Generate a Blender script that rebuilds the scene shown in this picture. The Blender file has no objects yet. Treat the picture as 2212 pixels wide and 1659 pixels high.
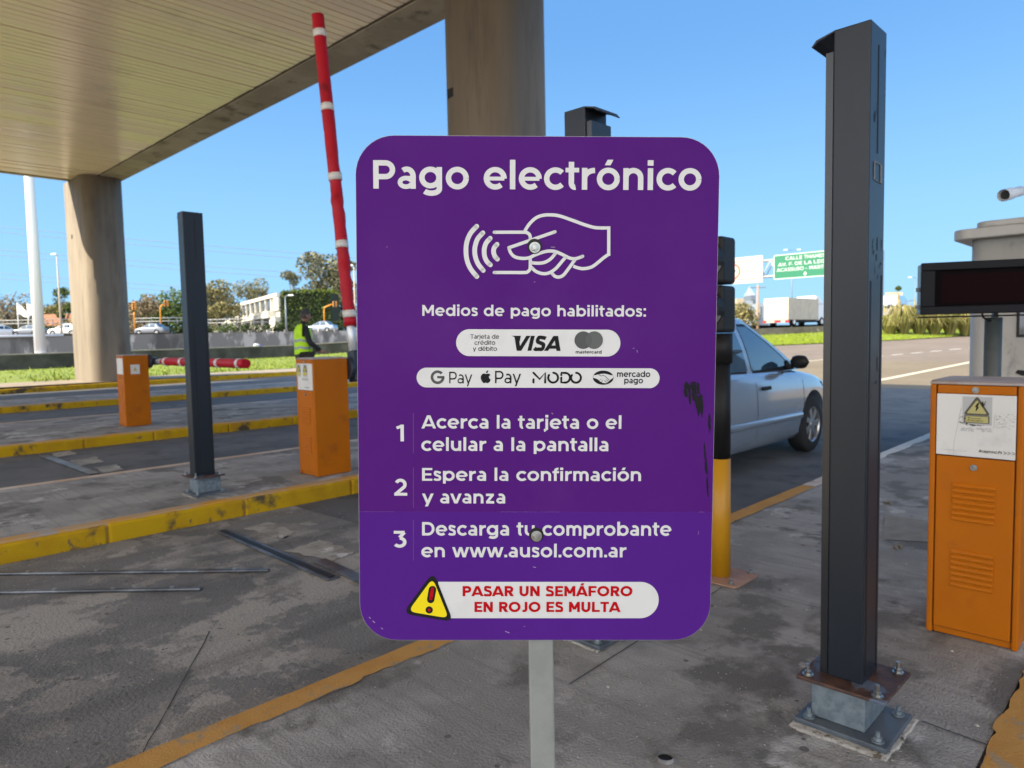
import bpy, bmesh, math, random
import numpy as np
from mathutils import Vector, Matrix

# ------------------------------------------------------------------ camera, sky, sun, exposure
sc = bpy.context.scene
COL = sc.collection
H = 1.255
cam_d = bpy.data.cameras.new('camera'); cam = bpy.data.objects.new('camera', cam_d); COL.objects.link(cam)
cam_d.sensor_fit = 'HORIZONTAL'; cam_d.sensor_width = 36.0; cam_d.lens = 1527 / 2212 * 36
cam_d.clip_start = 0.05; cam_d.clip_end = 5000
R3 = ((0.6960, 0.0617, -0.7154), (-0.7177, 0.0322, -0.6956), (-0.0199, 0.9976, 0.0667))
Rm = Matrix(R3).to_quaternion().to_matrix()
cam.matrix_world = Matrix.Translation((0, 0, H)) @ Rm.to_4x4()
sc.camera = cam
cam_d.dof.use_dof = True; cam_d.dof.focus_distance = 1.19; cam_d.dof.aperture_fstop = 8.0

SUN = Vector((-1.28, 0.55, 1.0)).normalized()
world = bpy.data.worlds.new('World'); sc.world = world; world.use_nodes = True
wn = world.node_tree.nodes; wl = world.node_tree.links
bg = wn['Background']
sky = wn.new('ShaderNodeTexSky'); sky.sky_type = 'NISHITA'; sky.sun_disc = False
sky.sun_elevation = math.asin(SUN.z); sky.sun_rotation = math.atan2(SUN.x, SUN.y)
sky.air_density = 1.0; sky.dust_density = 0.25; sky.ozone_density = 2.0; sky.altitude = 0
# blue of the open sky, evened towards the horizon, and an unseen white glow added behind the camera to fill the shade
tcw = wn.new('ShaderNodeTexCoord')
flat = wn.new('ShaderNodeMix'); flat.data_type = 'RGBA'; flat.inputs[0].default_value = 0.70
flat.inputs[7].default_value = (0.70, 1.88, 3.95, 1)
hs = wn.new('ShaderNodeHueSaturation'); hs.inputs['Saturation'].default_value = 1.15; hs.inputs['Value'].default_value = 0.62
wl.new(sky.outputs[0], hs.inputs['Color']); wl.new(hs.outputs[0], flat.inputs[6])
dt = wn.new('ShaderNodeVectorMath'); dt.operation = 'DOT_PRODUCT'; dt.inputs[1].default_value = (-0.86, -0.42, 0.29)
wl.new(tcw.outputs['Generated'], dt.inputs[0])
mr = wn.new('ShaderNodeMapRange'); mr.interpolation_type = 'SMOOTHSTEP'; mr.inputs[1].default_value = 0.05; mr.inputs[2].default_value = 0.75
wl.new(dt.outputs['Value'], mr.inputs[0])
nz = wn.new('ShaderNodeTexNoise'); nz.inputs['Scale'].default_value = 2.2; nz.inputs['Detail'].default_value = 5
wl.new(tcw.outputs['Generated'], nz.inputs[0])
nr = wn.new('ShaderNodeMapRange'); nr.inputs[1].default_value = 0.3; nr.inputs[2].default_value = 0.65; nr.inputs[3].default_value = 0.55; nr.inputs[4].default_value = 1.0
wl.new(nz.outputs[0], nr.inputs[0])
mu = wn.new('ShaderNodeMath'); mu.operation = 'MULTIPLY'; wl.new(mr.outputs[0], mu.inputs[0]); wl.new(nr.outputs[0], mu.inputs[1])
sky_fill = wn.new('ShaderNodeMix'); sky_fill.data_type = 'RGBA'; sky_fill.inputs[7].default_value = (11.9, 12.2, 12.6, 1)
# paler band of haze low over the horizon
sx = wn.new('ShaderNodeSeparateXYZ'); wl.new(tcw.outputs['Generated'], sx.inputs[0])
hz = wn.new('ShaderNodeMapRange'); hz.interpolation_type = 'SMOOTHSTEP'; hz.inputs[1].default_value = 0.42; hz.inputs[2].default_value = 0.0; hz.inputs[3].default_value = 0.0; hz.inputs[4].default_value = 0.75
wl.new(sx.outputs[2], hz.inputs[0])
band = wn.new('ShaderNodeMix'); band.data_type = 'RGBA'; band.inputs[7].default_value = (1.60, 3.15, 4.6, 1)
wl.new(hz.outputs[0], band.inputs[0]); wl.new(flat.outputs[2], band.inputs[6])
wl.new(mu.outputs[0], sky_fill.inputs[0]); wl.new(band.outputs[2], sky_fill.inputs[6])
wl.new(sky_fill.outputs[2], bg.inputs[0]); bg.inputs[1].default_value = 0.078
sun_d = bpy.data.lights.new('sun', 'SUN'); sun_d.energy = 3.3; sun_d.angle = math.radians(0.53); sun_d.color = (1.0, 0.87, 0.67)
sun = bpy.data.objects.new('sun', sun_d); COL.objects.link(sun)
sun.rotation_euler = SUN.to_track_quat('Z', 'Y').to_euler(); sun.location = (0, 0, 40)
sc.view_settings.view_transform = 'Standard'; sc.view_settings.look = 'None'
sc.view_settings.exposure = 1.78; sc.view_settings.gamma = 1.0
sc.cycles.max_bounces = 8; sc.cycles.diffuse_bounces = 5; sc.cycles.glossy_bounces = 4
sc.cycles.use_denoising = True

rnd = random.Random(7)

# ------------------------------------------------------------------ survey helper: photo pixel (2212 wide) -> point in the world
F0, CX, CY = 1527.0, 1106.0, 829.5
def ray(x, y):
    return Rm @ Vector((x - CX, -(y - CY), -F0))
def at_depth(x, y, d):
    return Vector((0, 0, H)) + ray(x, y) * (d / F0)
def at_z(x, y, z=0.0):
    r = ray(x, y); return Vector((0, 0, H)) + r * ((z - H) / r.z)
RIGHT = Vector((0.6960, -0.7177, 0)).normalized()
AWAY = Vector((0.7177, 0.6960, 0)).normalized()
YAW = math.atan2(RIGHT.y, RIGHT.x)
def rise(x):                     # the plaza climbs gently beyond the canopy
    return 0.014 * min(max(0.0, x - 18.0), 110.0)

# ------------------------------------------------------------------ materials
MATS = {}
def mat(name, c1, c2=None, scale=6.0, lo=0.4, hi=0.6, c3=None, scale3=2.0, lo3=0.5, hi3=0.65, rough=0.6, rough2=None,
        metal=0.0, bump=0.0, bscale=60.0, stretch=(1, 1, 1), coat=0.0, spec=0.5, detail=8.0, emit=None, estr=1.0,
        c4=None, scale4=1.0, lo4=0.5, hi4=0.6, specks=None, streak=None, alpha=1.0, rand=0.0, trans=0.0):
    if name in MATS: return MATS[name]
    m = bpy.data.materials.new(name); m.use_nodes = True; nt = m.node_tree; n = nt.nodes; l = nt.links
    b = n['Principled BSDF']
    def lin(c): return (c[0], c[1], c[2], 1)
    b.inputs['Base Color'].default_value = lin(c1)
    b.inputs['Roughness'].default_value = rough; b.inputs['Metallic'].default_value = metal
    b.inputs['Specular IOR Level'].default_value = spec
    b.inputs['Coat Weight'].default_value = coat; b.inputs['Coat Roughness'].default_value = 0.05
    b.inputs['Alpha'].default_value = alpha
    if trans: b.inputs['Transmission Weight'].default_value = trans
    tc = n.new('ShaderNodeTexCoord'); mp = n.new('ShaderNodeMapping'); mp.inputs['Scale'].default_value = stretch
    l.new(tc.outputs['Object'], mp.inputs[0])
    col = None
    def layer(prev, c, s, a, bb, seed):
        t = n.new('ShaderNodeTexNoise'); t.inputs['Scale'].default_value = s; t.inputs['Detail'].default_value = detail
        t.inputs['Roughness'].default_value = 0.62
        ad = n.new('ShaderNodeVectorMath'); ad.inputs[1].default_value = (seed, seed * 1.7, seed * 0.3)
        l.new(mp.outputs[0], ad.inputs[0]); l.new(ad.outputs[0], t.inputs[0])
        r = n.new('ShaderNodeMapRange'); r.inputs[1].default_value = a; r.inputs[2].default_value = bb
        l.new(t.outputs[0], r.inputs[0])
        x = n.new('ShaderNodeMix'); x.data_type = 'RGBA'
        l.new(r.outputs[0], x.inputs[0])
        if prev is None: x.inputs[6].default_value = lin(c1)
        else: l.new(prev, x.inputs[6])
        x.inputs[7].default_value = lin(c)
        return x.outputs[2], r.outputs[0]
    fac = None
    if c2: col, fac = layer(col, c2, scale, lo, hi, 0.0)
    if c3: col, _ = layer(col, c3, scale3, lo3, hi3, 5.3)
    if c4: col, _ = layer(col, c4, scale4, lo4, hi4, 11.9)
    if streak:
        mp2 = n.new('ShaderNodeMapping'); mp2.inputs['Scale'].default_value = streak[0]; l.new(tc.outputs['Object'], mp2.inputs[0])
        t = n.new('ShaderNodeTexNoise'); t.inputs['Scale'].default_value = streak[1]; t.inputs['Detail'].default_value = 9; l.new(mp2.outputs[0], t.inputs[0])
        r = n.new('ShaderNodeMapRange'); r.inputs[1].default_value = streak[2]; r.inputs[2].default_value = streak[3]; r.inputs[4].default_value = streak[5]; l.new(t.outputs[0], r.inputs[0])
        x = n.new('ShaderNodeMix'); x.data_type = 'RGBA'; l.new(r.outputs[0], x.inputs[0]); l.new(col, x.inputs[6]); x.inputs[7].default_value = lin(streak[4]); col = x.outputs[2]
    if specks:
        for sc_, lo_, hi_, cc_ in specks:
            t = n.new('ShaderNodeTexVoronoi'); t.inputs['Scale'].default_value = sc_; t.inputs['Randomness'].default_value = 1.0
            l.new(mp.outputs[0], t.inputs['Vector'])
            r = n.new('ShaderNodeMapRange'); r.inputs[1].default_value = hi_; r.inputs[2].default_value = lo_
            t2 = n.new('ShaderNodeTexNoise'); t2.inputs['Scale'].default_value = sc_ * 0.31; t2.inputs['Detail'].default_value = 4; l.new(mp.outputs[0], t2.inputs[0])
            m2 = n.new('ShaderNodeMath'); m2.operation = 'SUBTRACT'; l.new(t2.outputs[0], m2.inputs[1]); l.new(t.outputs['Distance'], m2.inputs[0])
            m3 = n.new('ShaderNodeMath'); m3.operation = 'ADD'; m3.inputs[1].default_value = 0.5; l.new(m2.outputs[0], m3.inputs[0])
            l.new(m3.outputs[0], r.inputs[0])
            x = n.new('ShaderNodeMix'); x.data_type = 'RGBA'; l.new(r.outputs[0], x.inputs[0]); l.new(col, x.inputs[6]); x.inputs[7].default_value = lin(cc_); col = x.outputs[2]
    if rand:
        oi = n.new('ShaderNodeObjectInfo'); hv = n.new('ShaderNodeHueSaturation')
        mr = n.new('ShaderNodeMapRange'); mr.inputs[3].default_value = 1 - rand; mr.inputs[4].default_value = 1 + rand
        l.new(oi.outputs['Random'], mr.inputs[0]); l.new(mr.outputs[0], hv.inputs['Value'])
        if col is None: hv.inputs['Color'].default_value = lin(c1)
        else: l.new(col, hv.inputs['Color'])
        col = hv.outputs[0]
    if col is not None: l.new(col, b.inputs['Base Color'])
    if rough2 is not None and fac is not None:
        rr = n.new('ShaderNodeMapRange'); rr.inputs[3].default_value = rough; rr.inputs[4].default_value = rough2
        l.new(fac, rr.inputs[0]); l.new(rr.outputs[0], b.inputs['Roughness'])
    if bump:
        t = n.new('ShaderNodeTexNoise'); t.inputs['Scale'].default_value = bscale; t.inputs['Detail'].default_value = 6
        l.new(mp.outputs[0], t.inputs[0])
        bp = n.new('ShaderNodeBump'); bp.inputs['Strength'].default_value = bump; bp.inputs['Distance'].default_value = 0.01
        l.new(t.outputs[0], bp.inputs['Height']); l.new(bp.outputs[0], b.inputs['Normal'])
    if emit:
        b.inputs['Emission Color'].default_value = lin(emit); b.inputs['Emission Strength'].default_value = estr
    MATS[name] = m
    return m

def s2l(r, g, b):
    f = lambda v: (v / 255 / 12.92) if v <= 10.3 else (((v / 255) + 0.055) / 1.055) ** 2.4
    return (f(r), f(g), f(b))

# ------------------------------------------------------------------ mesh builder
class MB:
    def __init__(s): s.v = []; s.f = []; s.m = []; s.sm = []
    def add(s, vs, fs, m=0, smooth=False):
        o = len(s.v); s.v += [tuple(p) for p in vs]
        for f in fs: s.f.append(tuple(i + o for i in f)); s.m.append(m); s.sm.append(smooth)
        return s
    def box(s, x0, y0, z0, x1, y1, z1, m=0):
        v = [(x0, y0, z0), (x1, y0, z0), (x1, y1, z0), (x0, y1, z0), (x0, y0, z1), (x1, y0, z1), (x1, y1, z1), (x0, y1, z1)]
        return s.add(v, [(3, 2, 1, 0), (4, 5, 6, 7), (0, 1, 5, 4), (1, 2, 6, 5), (2, 3, 7, 6), (3, 0, 4, 7)], m)
    def hexa(s, v8, m=0):
        return s.add(v8, [(3, 2, 1, 0), (4, 5, 6, 7), (0, 1, 5, 4), (1, 2, 6, 5), (2, 3, 7, 6), (3, 0, 4, 7)], m)
    def tube(s, pts, rad, n=12, m=0, caps=True, smooth=True):
        pts = [Vector(p) for p in pts]
        if not isinstance(rad, (list, tuple)): rad = [rad] * len(pts)
        vs = []; prev = None
        for i, p in enumerate(pts):
            d = (pts[min(i + 1, len(pts) - 1)] - pts[max(i - 1, 0)]).normalized()
            a = Vector((0, 0, 1)) if abs(d.z) < 0.9 else Vector((1, 0, 0))
            if prev is not None: a = prev
            u = (a - d * a.dot(d)).normalized(); w = d.cross(u); prev = u
            for k in range(n):
                t = 2 * math.pi * k / n
                vs.append(p + (u * math.cos(t) + w * math.sin(t)) * rad[i])
        fs = []
        for i in range(len(pts) - 1):
            for k in range(n):
                fs.append((i * n + k, i * n + (k + 1) % n, (i + 1) * n + (k + 1) % n, (i + 1) * n + k))
        s.add(vs, fs, m, smooth)
        if caps:
            s.add(vs[:n], [tuple(reversed(range(n)))], m); s.add(vs[-n:], [tuple(range(n))], m)
        return s
    def prism(s, poly, axis, a, b, m=0, smooth=False):
        """extrude a 2d polygon: axis 'x' -> (y,z), 'y' -> (x,z), 'z' -> (x,y)"""
        def P(p, t):
            return {'x': (t, p[0], p[1]), 'y': (p[0], t, p[1]), 'z': (p[0], p[1], t)}[axis]
        n = len(poly); vs = [P(p, a) for p in poly] + [P(p, b) for p in poly]
        s.add(vs, [(i, (i + 1) % n, n + (i + 1) % n, n + i) for i in range(n)], m, smooth)
        s.add(vs, [tuple(reversed(range(n))), tuple(range(n, 2 * n))], m)
        return s
    def sheet(s, pts, m=0):
        return s.add(pts, [tuple(range(len(pts)))], m)
    def build(s, name, mats, parent=None, loc=(0, 0, 0), rot=(0, 0, 0), bevel=0.0, seg=2, fix=True):
        me = bpy.data.meshes.new(name); me.from_pydata(s.v, [], s.f)
        if not isinstance(mats, (list, tuple)): mats = [mats]
        for mm in mats: me.materials.append(mm)
        for p, mi, sm in zip(me.polygons, s.m, s.sm): p.material_index = mi; p.use_smooth = sm
        if fix:
            bm = bmesh.new(); bm.from_mesh(me); bmesh.ops.remove_doubles(bm, verts=bm.verts, dist=1e-5)
            bmesh.ops.recalc_face_normals(bm, faces=bm.faces); bm.to_mesh(me); bm.free()
        me.update()
        o = bpy.data.objects.new(name, me); COL.objects.link(o)
        o.location = loc; o.rotation_euler = rot
        if parent is not None: o.parent = parent
        if bevel:
            bv = o.modifiers.new('bevel', 'BEVEL'); bv.width = bevel; bv.segments = seg; bv.limit_method = 'ANGLE'; bv.angle_limit = 0.6
        return o

def thing(name, label, cat, loc=(0, 0, 0), rotz=0.0, group=None):
    o = bpy.data.objects.new(name, None); COL.objects.link(o); o.empty_display_size = 0.2
    o.location = loc; o.rotation_euler = (0, 0, rotz); o['label'] = label; o['category'] = cat
    if group: o['group'] = group
    return o
def tag(o, label, cat, group=None):
    o['label'] = label; o['category'] = cat
    if group: o['group'] = group
    return o
def struct(o, kind='structure'):
    o['kind'] = kind; return o
def kids(o): return [c for c in COL.objects if c.parent == o]
def dup(o, loc=None, rotz=None, label=None, parent=None):
    c = o.copy(); COL.objects.link(c)
    if parent is not None: c.parent = parent
    for ch in kids(o): dup(ch, parent=c)
    if loc is not None: c.location = loc
    if rotz is not None: c.rotation_euler = (0, 0, rotz)
    if label: c['label'] = label
    return c

def rrect(x0, y0, x1, y1, r, n=8):
    out = []
    for cx, cy, a0 in ((x1 - r, y1 - r, 0), (x0 + r, y1 - r, 90), (x0 + r, y0 + r, 180), (x1 - r, y0 + r, 270)):
        for k in range(n + 1):
            t = math.radians(a0 + 90 * k / n); out.append((cx + r * math.cos(t), cy + r * math.sin(t)))
    return out
def circle(cx, cy, r, n=32, ry=None):
    ry = r if ry is None else ry
    return [(cx + r * math.cos(2 * math.pi * k / n), cy + ry * math.sin(2 * math.pi * k / n)) for k in range(n)]
def catmull(pts, sub=8):
    if len(pts) < 3: return pts
    out = []
    P = [pts[0]] + list(pts) + [pts[-1]]
    for i in range(1, len(P) - 2):
        p0, p1, p2, p3 = (np.array(P[i + k], float) for k in (-1, 0, 1, 2))
        for k in range(sub):
            t = k / sub
            out.append(tuple(0.5 * ((2 * p1) + (-p0 + p2) * t + (2 * p0 - 5 * p1 + 4 * p2 - p3) * t * t + (-p0 + 3 * p1 - 3 * p2 + p3) * t ** 3)))
    out.append(tuple(pts[-1])); return out
def ribbon(pts, w, cap=True):
    """outline polygons (quads) of a stroked 2d polyline with round ends"""
    polys = []; h = w / 2
    pts = [np.array(p, float) for p in pts]
    nrm = []
    for i in range(len(pts)):
        d = pts[min(i + 1, len(pts) - 1)] - pts[max(i - 1, 0)]; d = d / (np.linalg.norm(d) + 1e-9); nrm.append(np.array((-d[1], d[0])))
    for i in range(len(pts) - 1):
        a, b = pts[i], pts[i + 1]
        polys.append([tuple(a + nrm[i] * h), tuple(a - nrm[i] * h), tuple(b - nrm[i + 1] * h), tuple(b + nrm[i + 1] * h)])
    if cap:
        for e in (pts[0], pts[-1]): polys.append(circle(e[0], e[1], h, 16))
    return polys

# ------------------------------------------------------------------ geometric stroke lettering (cap height = 1)
def _arc(cx, cy, rx, ry, a0, a1, n=None):
    n = n or max(4, int(abs(a1 - a0) / 12)); return [(cx + rx * math.cos(math.radians(a0 + (a1 - a0) * k / n)), cy + ry * math.sin(math.radians(a0 + (a1 - a0) * k / n))) for k in range(n + 1)]
def glyph(ch, t):
    """-> width, strokes [(points, thickness factor)], (ymin, ymax) clip, left and right bearing"""
    h = t / 2; X = 0.77; r = 0.40 - h; S = []; W = 0.8; lo, hi = -0.02, 1.02; lb, rb = 0.10, 0.10
    acc = None
    if ch in 'áéíóú': acc = True; ch = {'á': 'a', 'é': 'e', 'í': 'i', 'ó': 'o', 'ú': 'u'}[ch]
    if ch == 'Á': acc = 'cap'; ch = 'A'
    q = 0.86
    if ch == 'o': S = [(_arc(.40, .385, r, r, 0, 360), 1)]; lb = rb = .055
    elif ch == 'c': S = [(_arc(.40, .385, r, r, 42, 318), 1)]; W = .70; lb = .055; rb = .03
    elif ch == 'e': S = [(_arc(.40, .385, r, r, -2, 312), 1), ([(h * 1.2, .375), (.8 - h * .9, .375)], .72)]; lb = rb = .055; W = .79
    elif ch in 'dq': S = [(_arc(.39, .385, r - .01, r, 0, 360), 1), ([(.80 - h, 0 if ch == 'd' else -.22), (.80 - h, 1.04 if ch == 'd' else X)], 1)]; lb = .055; hi = 1.05; lo = -.23
    elif ch in 'bp': S = [(_arc(.41, .385, r - .01, r, 0, 360), 1), ([(h, 0 if ch == 'b' else -.22), (h, 1.04 if ch == 'b' else X)], 1)]; rb = .055; hi = 1.05; lo = -.23
    elif ch == 'g': S = [(_arc(.39, .40, r - .01, r - .015, 0, 360), 1), ([(.79 - h, X), (.79 - h, .02)] + _arc(.42, .0, .37 - h, .245 - h, 0, -148), 1)]; lb = .055; lo = -.26; hi = 1.0
    elif ch == 'a': 
        S = [([(.64 - h, 0), (.64 - h, .44)] + _arc(.33, .45, .31 - h, .335 - h, 0, 128), 1), (_arc(.30, .225, .285 - h * .85, .232 - h * .85, 20, 360 - 20), .86), ([(.30, .225 + .232 - h * .85), (.64 - h, .225 + .232 - h * .85)], .8)]
        W = .64; lb = .05; lo = -.015
    elif ch in 'nh': S = [([(h, 0), (h, X if ch == 'n' else 1.04)], 1), ([(.70 - h, 0), (.70 - h, .43)] + _arc(.70 - h - (.35 - h) , .43, .35 - h, .35 - h, 0, 180), 1)]; W = .70; hi = 1.05; rb = .095; lo = 0
    elif ch == 'u': S = [([(.69 - h, 0), (.69 - h, X)], 1), ([(h, X), (h, .34)] + _arc(.345, .335, .345 - h, .345 - h, 180, 360), 1)]; W = .69; lo = -.015
    elif ch == 'm': S = [([(h, 0), (h, X)], 1)] + [([(a + .62 - h, 0), (a + .62 - h, .45)] + _arc(a + .31, .45, .31 - h, .335 - h, 0, 180), 1) for a in (0, .62 - t)]; W = 1.24 - t; lo = 0
    elif ch == 'r': S = [([(h, 0), (h, X)], 1), (_arc(.44, .40, .44 - h, .375 - h, 176, 88), 1)]; W = .46; rb = .02; lo = 0; hi = .785
    elif ch == 'i': S = [([(h, 0), (h, X)], 1), ([(h, .86), (h, .86 + min(.2, t * 1.02))], 1.08)]; W = t; hi = 1.1; lo = 0
    elif ch == 'j': S = [([(h + .06, X), (h + .06, -.06)] + _arc(-.06, -.07, .12, .17 - h, 0, -80), 1), ([(h + .06, .86), (h + .06, .86 + min(.2, t * 1.02))], 1.08)]; W = t + .06; hi = 1.1; lo = -.25; lb = .06
    elif ch == 'l': S = [([(h, 0), (h, 1.04)], 1)]; W = t; hi = 1.05; lo = 0
    elif ch == 't': S = [([(.11 + h, .98), (.11 + h, .24)] + _arc(.32 + .0, .24, .21 - h + .0, .25 - h, 180, 285), 1), ([(0, X - h * q), (.47, X - h * q)], q)]; W = .47; lb = .03; rb = .03
    elif ch == 'f': S = [([(.10 + h, 0), (.10 + h, .78)] + _arc(.36 + .0, .78, .26 - h, .265 - h, 180, 75), 1), ([(0, X - h * q), (.45, X - h * q)], q)]; W = .45; lb = .03; rb = .01; hi = 1.06; lo = 0
    elif ch == 's': S = [(catmull([(.50, .61), (.40, .665 - h * .1), (.29, .785 - h), (.155, .735 - h * .4), (.09 + h * .3, .59), (.16, .47), (.29, .405), (.42, .335), (.48 - h * .3, .215), (.42, .07 + h * .35), (.29, -.015 + h), (.15, .04 + h * .5), (.05, .14)], 5), .9)]; W = .55; lb = .04; rb = .045
    elif ch == 'y': S = [([(.095 - .02, .80), (.395, -.02)], 1), ([(.715, .80), (.265, -.30)], 1)]; W = .78; lb = rb = .0; hi = X; lo = -.235
    elif ch == 'v': S = [([(.085, .80), (.40, -.03)], 1), ([(.715, .80), (.40, -.03)], 1)]; W = .8; lb = rb = 0; hi = X; lo = 0
    elif ch == 'w': S = [([(.085, .82), (.345, -.04)], .95), ([(.60, .82), (.345, -.04)], .95), ([(.58, .82), (.83, -.04)], .95), ([(1.09, .82), (.83, -.04)], .95)]; W = 1.18; lb = rb = .0; hi = X; lo = 0
    elif ch == 'k': S = [([(h, 0), (h, 1.04)], 1), ([(h, .28), (.62, .85)], 1), ([(.28, .45), (.62, -.06)], 1)]; W = .68; rb = .01; lo = 0
    elif ch == 'z': S = [([(.03, X - h), (.58, X - h)], 1), ([(.04, h), (.6, h)], 1), ([(.5, X - h), (.1, h)], 1)]; W = .62
    elif ch == '.': S = [([(h * 1.05, 0), (h * 1.05, t * 1.05)], 1.05)]; W = t * 1.05; lb = rb = .06
    elif ch == ':': S = [([(h * 1.05, 0), (h * 1.05, t * 1.05)], 1.05), ([(h * 1.05, X - t * 1.05), (h * 1.05, X)], 1.05)]; W = t * 1.05
    elif ch == '-': S = [([(0, .40), (.36, .40)], 1)]; W = .36
    elif ch in 'PR':
        b0 = .33 if ch == 'P' else .35; rr = (1 - b0 - t) / 2
        S = [([(h, 0), (h, 1)], 1), ([(0, 1 - h), (.76 - h - rr, 1 - h)] + _arc(.76 - h - rr, b0 + h + rr, rr, rr, 90, -90) + [(0, b0 + h)], 1)]; W = .76; lb = .11; rb = .04; lo = 0; hi = 1
        if ch == 'R': S.append(([(.40, .46), (.70, -.06)], 1.08)); W = .79
    elif ch in 'EFL':
        S = [([(h, 0), (h, 1)], 1)] + ([([(0, h * q), (.70, h * q)], q)] if ch in 'EL' else []) + ([([(0, 1 - h * q), (.70, 1 - h * q)], q), ([(0, .5 if ch == 'E' else .46), (.63, .5 if ch == 'E' else .46)], q)] if ch in 'EF' else []); W = .70; rb = .05; lb = .11; lo = 0; hi = 1
    elif ch == 'T': S = [([(.385, 0), (.385, 1)], 1), ([(0, 1 - h * q), (.77, 1 - h * q)], q)]; W = .77; lb = rb = .02; lo = 0; hi = 1
    elif ch == 'H': S = [([(h, 0), (h, 1)], 1), ([(.80 - h, 0), (.80 - h, 1)], 1), ([(0, .5), (.8, .5)], q)]; lo = 0; hi = 1
    elif ch == 'I': S = [([(h, 0), (h, 1)], 1)]; W = t; lo = 0; hi = 1
    elif ch == 'N': S = [([(h, 0), (h, 1)], 1), ([(.83 - h, 0), (.83 - h, 1)], 1), ([(h * .55, 1.08), (.83 - h * .55, -.08)], 1.02)]; W = .83; lo = 0; hi = 1
    elif ch == 'M': S = [([(h, 0), (h, 1)], 1), ([(.97 - h, 0), (.97 - h, 1)], 1), ([(h * .7, 1.04), (.485, .27)], .98), ([(.97 - h * .7, 1.04), (.485, .27)], .98)]; W = .97; lo = 0; hi = 1
    elif ch == 'A': S = [([(.075, -.06), (.505, 1.04)], 1), ([(.935, -.06), (.505, 1.04)], 1), ([(.24, .25), (.77, .25)], q)]; W = 1.01; lb = rb = .0; lo = 0; hi = 1.0
    elif ch == 'V': S = [([(.075, 1.06), (.49, -.04)], 1), ([(.905, 1.06), (.49, -.04)], 1)]; W = .98; lb = rb = 0; lo = 0; hi = 1
    elif ch == 'U': S = [([(h, 1), (h, .38)] + _arc(.40, .385, .40 - h, .40 - h, 180, 360) + [(.80 - h, 1)], 1)]; lo = -.015; hi = 1
    elif ch == 'O': S = [(_arc(.53, .5, .53 - h, .515 - h, 0, 360), 1)]; W = 1.06; lb = rb = .055
    elif ch == 'C': S = [(_arc(.53, .5, .53 - h, .515 - h, 42, 318), 1)]; W = .95; lb = .055; rb = .03
    elif ch == 'G': S = [(_arc(.53, .5, .53 - h, .515 - h, 42, 330), 1), ([(.96 - h, .14), (.96 - h, .52)], 1), ([(.56, .47), (.96, .47)], q)]; W = .97; lb = .055
    elif ch == 'D': S = [([(h, 0), (h, 1)], 1), ([(0, 1 - h), (.40, 1 - h)] + _arc(.40, .5, .47 - h, .5 - h, 90, -90) + [(0, h)], 1)]; W = .87; lb = .11; rb = .055; lo = 0; hi = 1
    elif ch == 'J': S = [([(.56 - h, 1), (.56 - h, .30)] + _arc(.27, .29, .29 - h, .305 - h, 0, -140), 1)]; W = .56; lb = .02
    elif ch == 'S': S = [(catmull([(.66, .83), (.54, .90 - h * .3), (.38, 1.015 - h), (.20, .95 - h * .4), (.115 + h * .3, .75), (.20, .60), (.39, .52), (.58, .43), (.655 - h * .3, .27), (.57, .07 + h * .3), (.38, -.015 + h), (.18, .05 + h * .4), (.05, .17)], 5), .96)]; W = .73; lb = .05; rb = .05
    elif ch == 'Z': S = [([(.04, 1 - h), (.72, 1 - h)], 1), ([(.03, h), (.74, h)], 1), ([(.62, 1 - h), (.12, h)], 1)]; W = .76; lo = 0; hi = 1
    elif ch == '1': S = [([(.40 - h, 0), (.40 - h, 1)], 1), ([(.40 - h, 1 - h * .9), (.0, .80)], .9)]; W = .40; lo = 0; hi = 1
    elif ch == '2': S = [(_arc(.37, .66, .34 - h, .35 - h, 155, -32) + [(.10, h * .9)], 1), ([(.02, h * .9), (.74, h * .9)], .9)]; W = .74; lo = 0
    elif ch == '3': S = [([(.06, 1 - h * .9), (.63, 1 - h * .9)], .9), ([(.62, 1 - h), (.36, .60)], 1), (_arc(.36, .325, .37 - h, .335 - h, 88, -145), 1)]; W = .74; hi = 1
    elif ch == ' ': W = .29; lb = rb = .09
    bearing = 0.75 + 1.2 * (0.2 - t)
    if acc == True: S.append(([(.34, .80), (.52, 1.16)] if W > .3 else [(h - .04, .80), (h + .14, 1.16)], .95)); S[-1] = (S[-1][0], .95, .865, 1.06)
    if acc == 'cap': S.append(([(.46, 1.02), (.64, 1.40)], .95, 1.07, 1.28))
    return W, S, lo, hi, lb * bearing, rb * bearing
def clip_y(poly, y, keep_above):
    out = []
    for i in range(len(poly)):
        a, b = poly[i], poly[(i + 1) % len(poly)]
        ia = (a[1] >= y) == keep_above; ib = (b[1] >= y) == keep_above
        if ia: out.append(a)
        if ia != ib:
            s = (y - a[1]) / (b[1] - a[1]); out.append((a[0] + s * (b[0] - a[0]), y))
    return out
def stroke_text(s, t, shear=0.0, track=0.0):
    """-> list of layers of polygons in cap-height units"""
    x = 0.0; polys = []; prev = None
    for ch in s:
        W, S, lo, hi, lb, rb = glyph(ch, t)
        if prev is not None: x += lb + track
        for k, st in enumerate(S):
            pts, f = st[0], st[1]; l2, h2 = (st[2], st[3]) if len(st) > 2 else (lo, hi)
            for qd in ribbon(pts, t * f, False):
                qd = clip_y(clip_y(qd, l2, True) or [], h2, False) if qd else []
                if len(qd) >= 3: polys.append((k, [(x + a + shear * b, b) for a, b in qd]))
        x += W + rb; prev = ch
    return polys
def fit_stroke(s, u0, u1, vb, vc, t, shear=0.0, track=0.0):
    P = stroke_text(s, t, shear, track); xs = [a for _, q in P for a, _ in q]; x0, x1 = min(xs), max(xs)
    return [(k, [(u0 + (a - x0) / (x1 - x0) * (u1 - u0), vb + b * (vc - vb)) for a, b in q]) for k, q in P]
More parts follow.
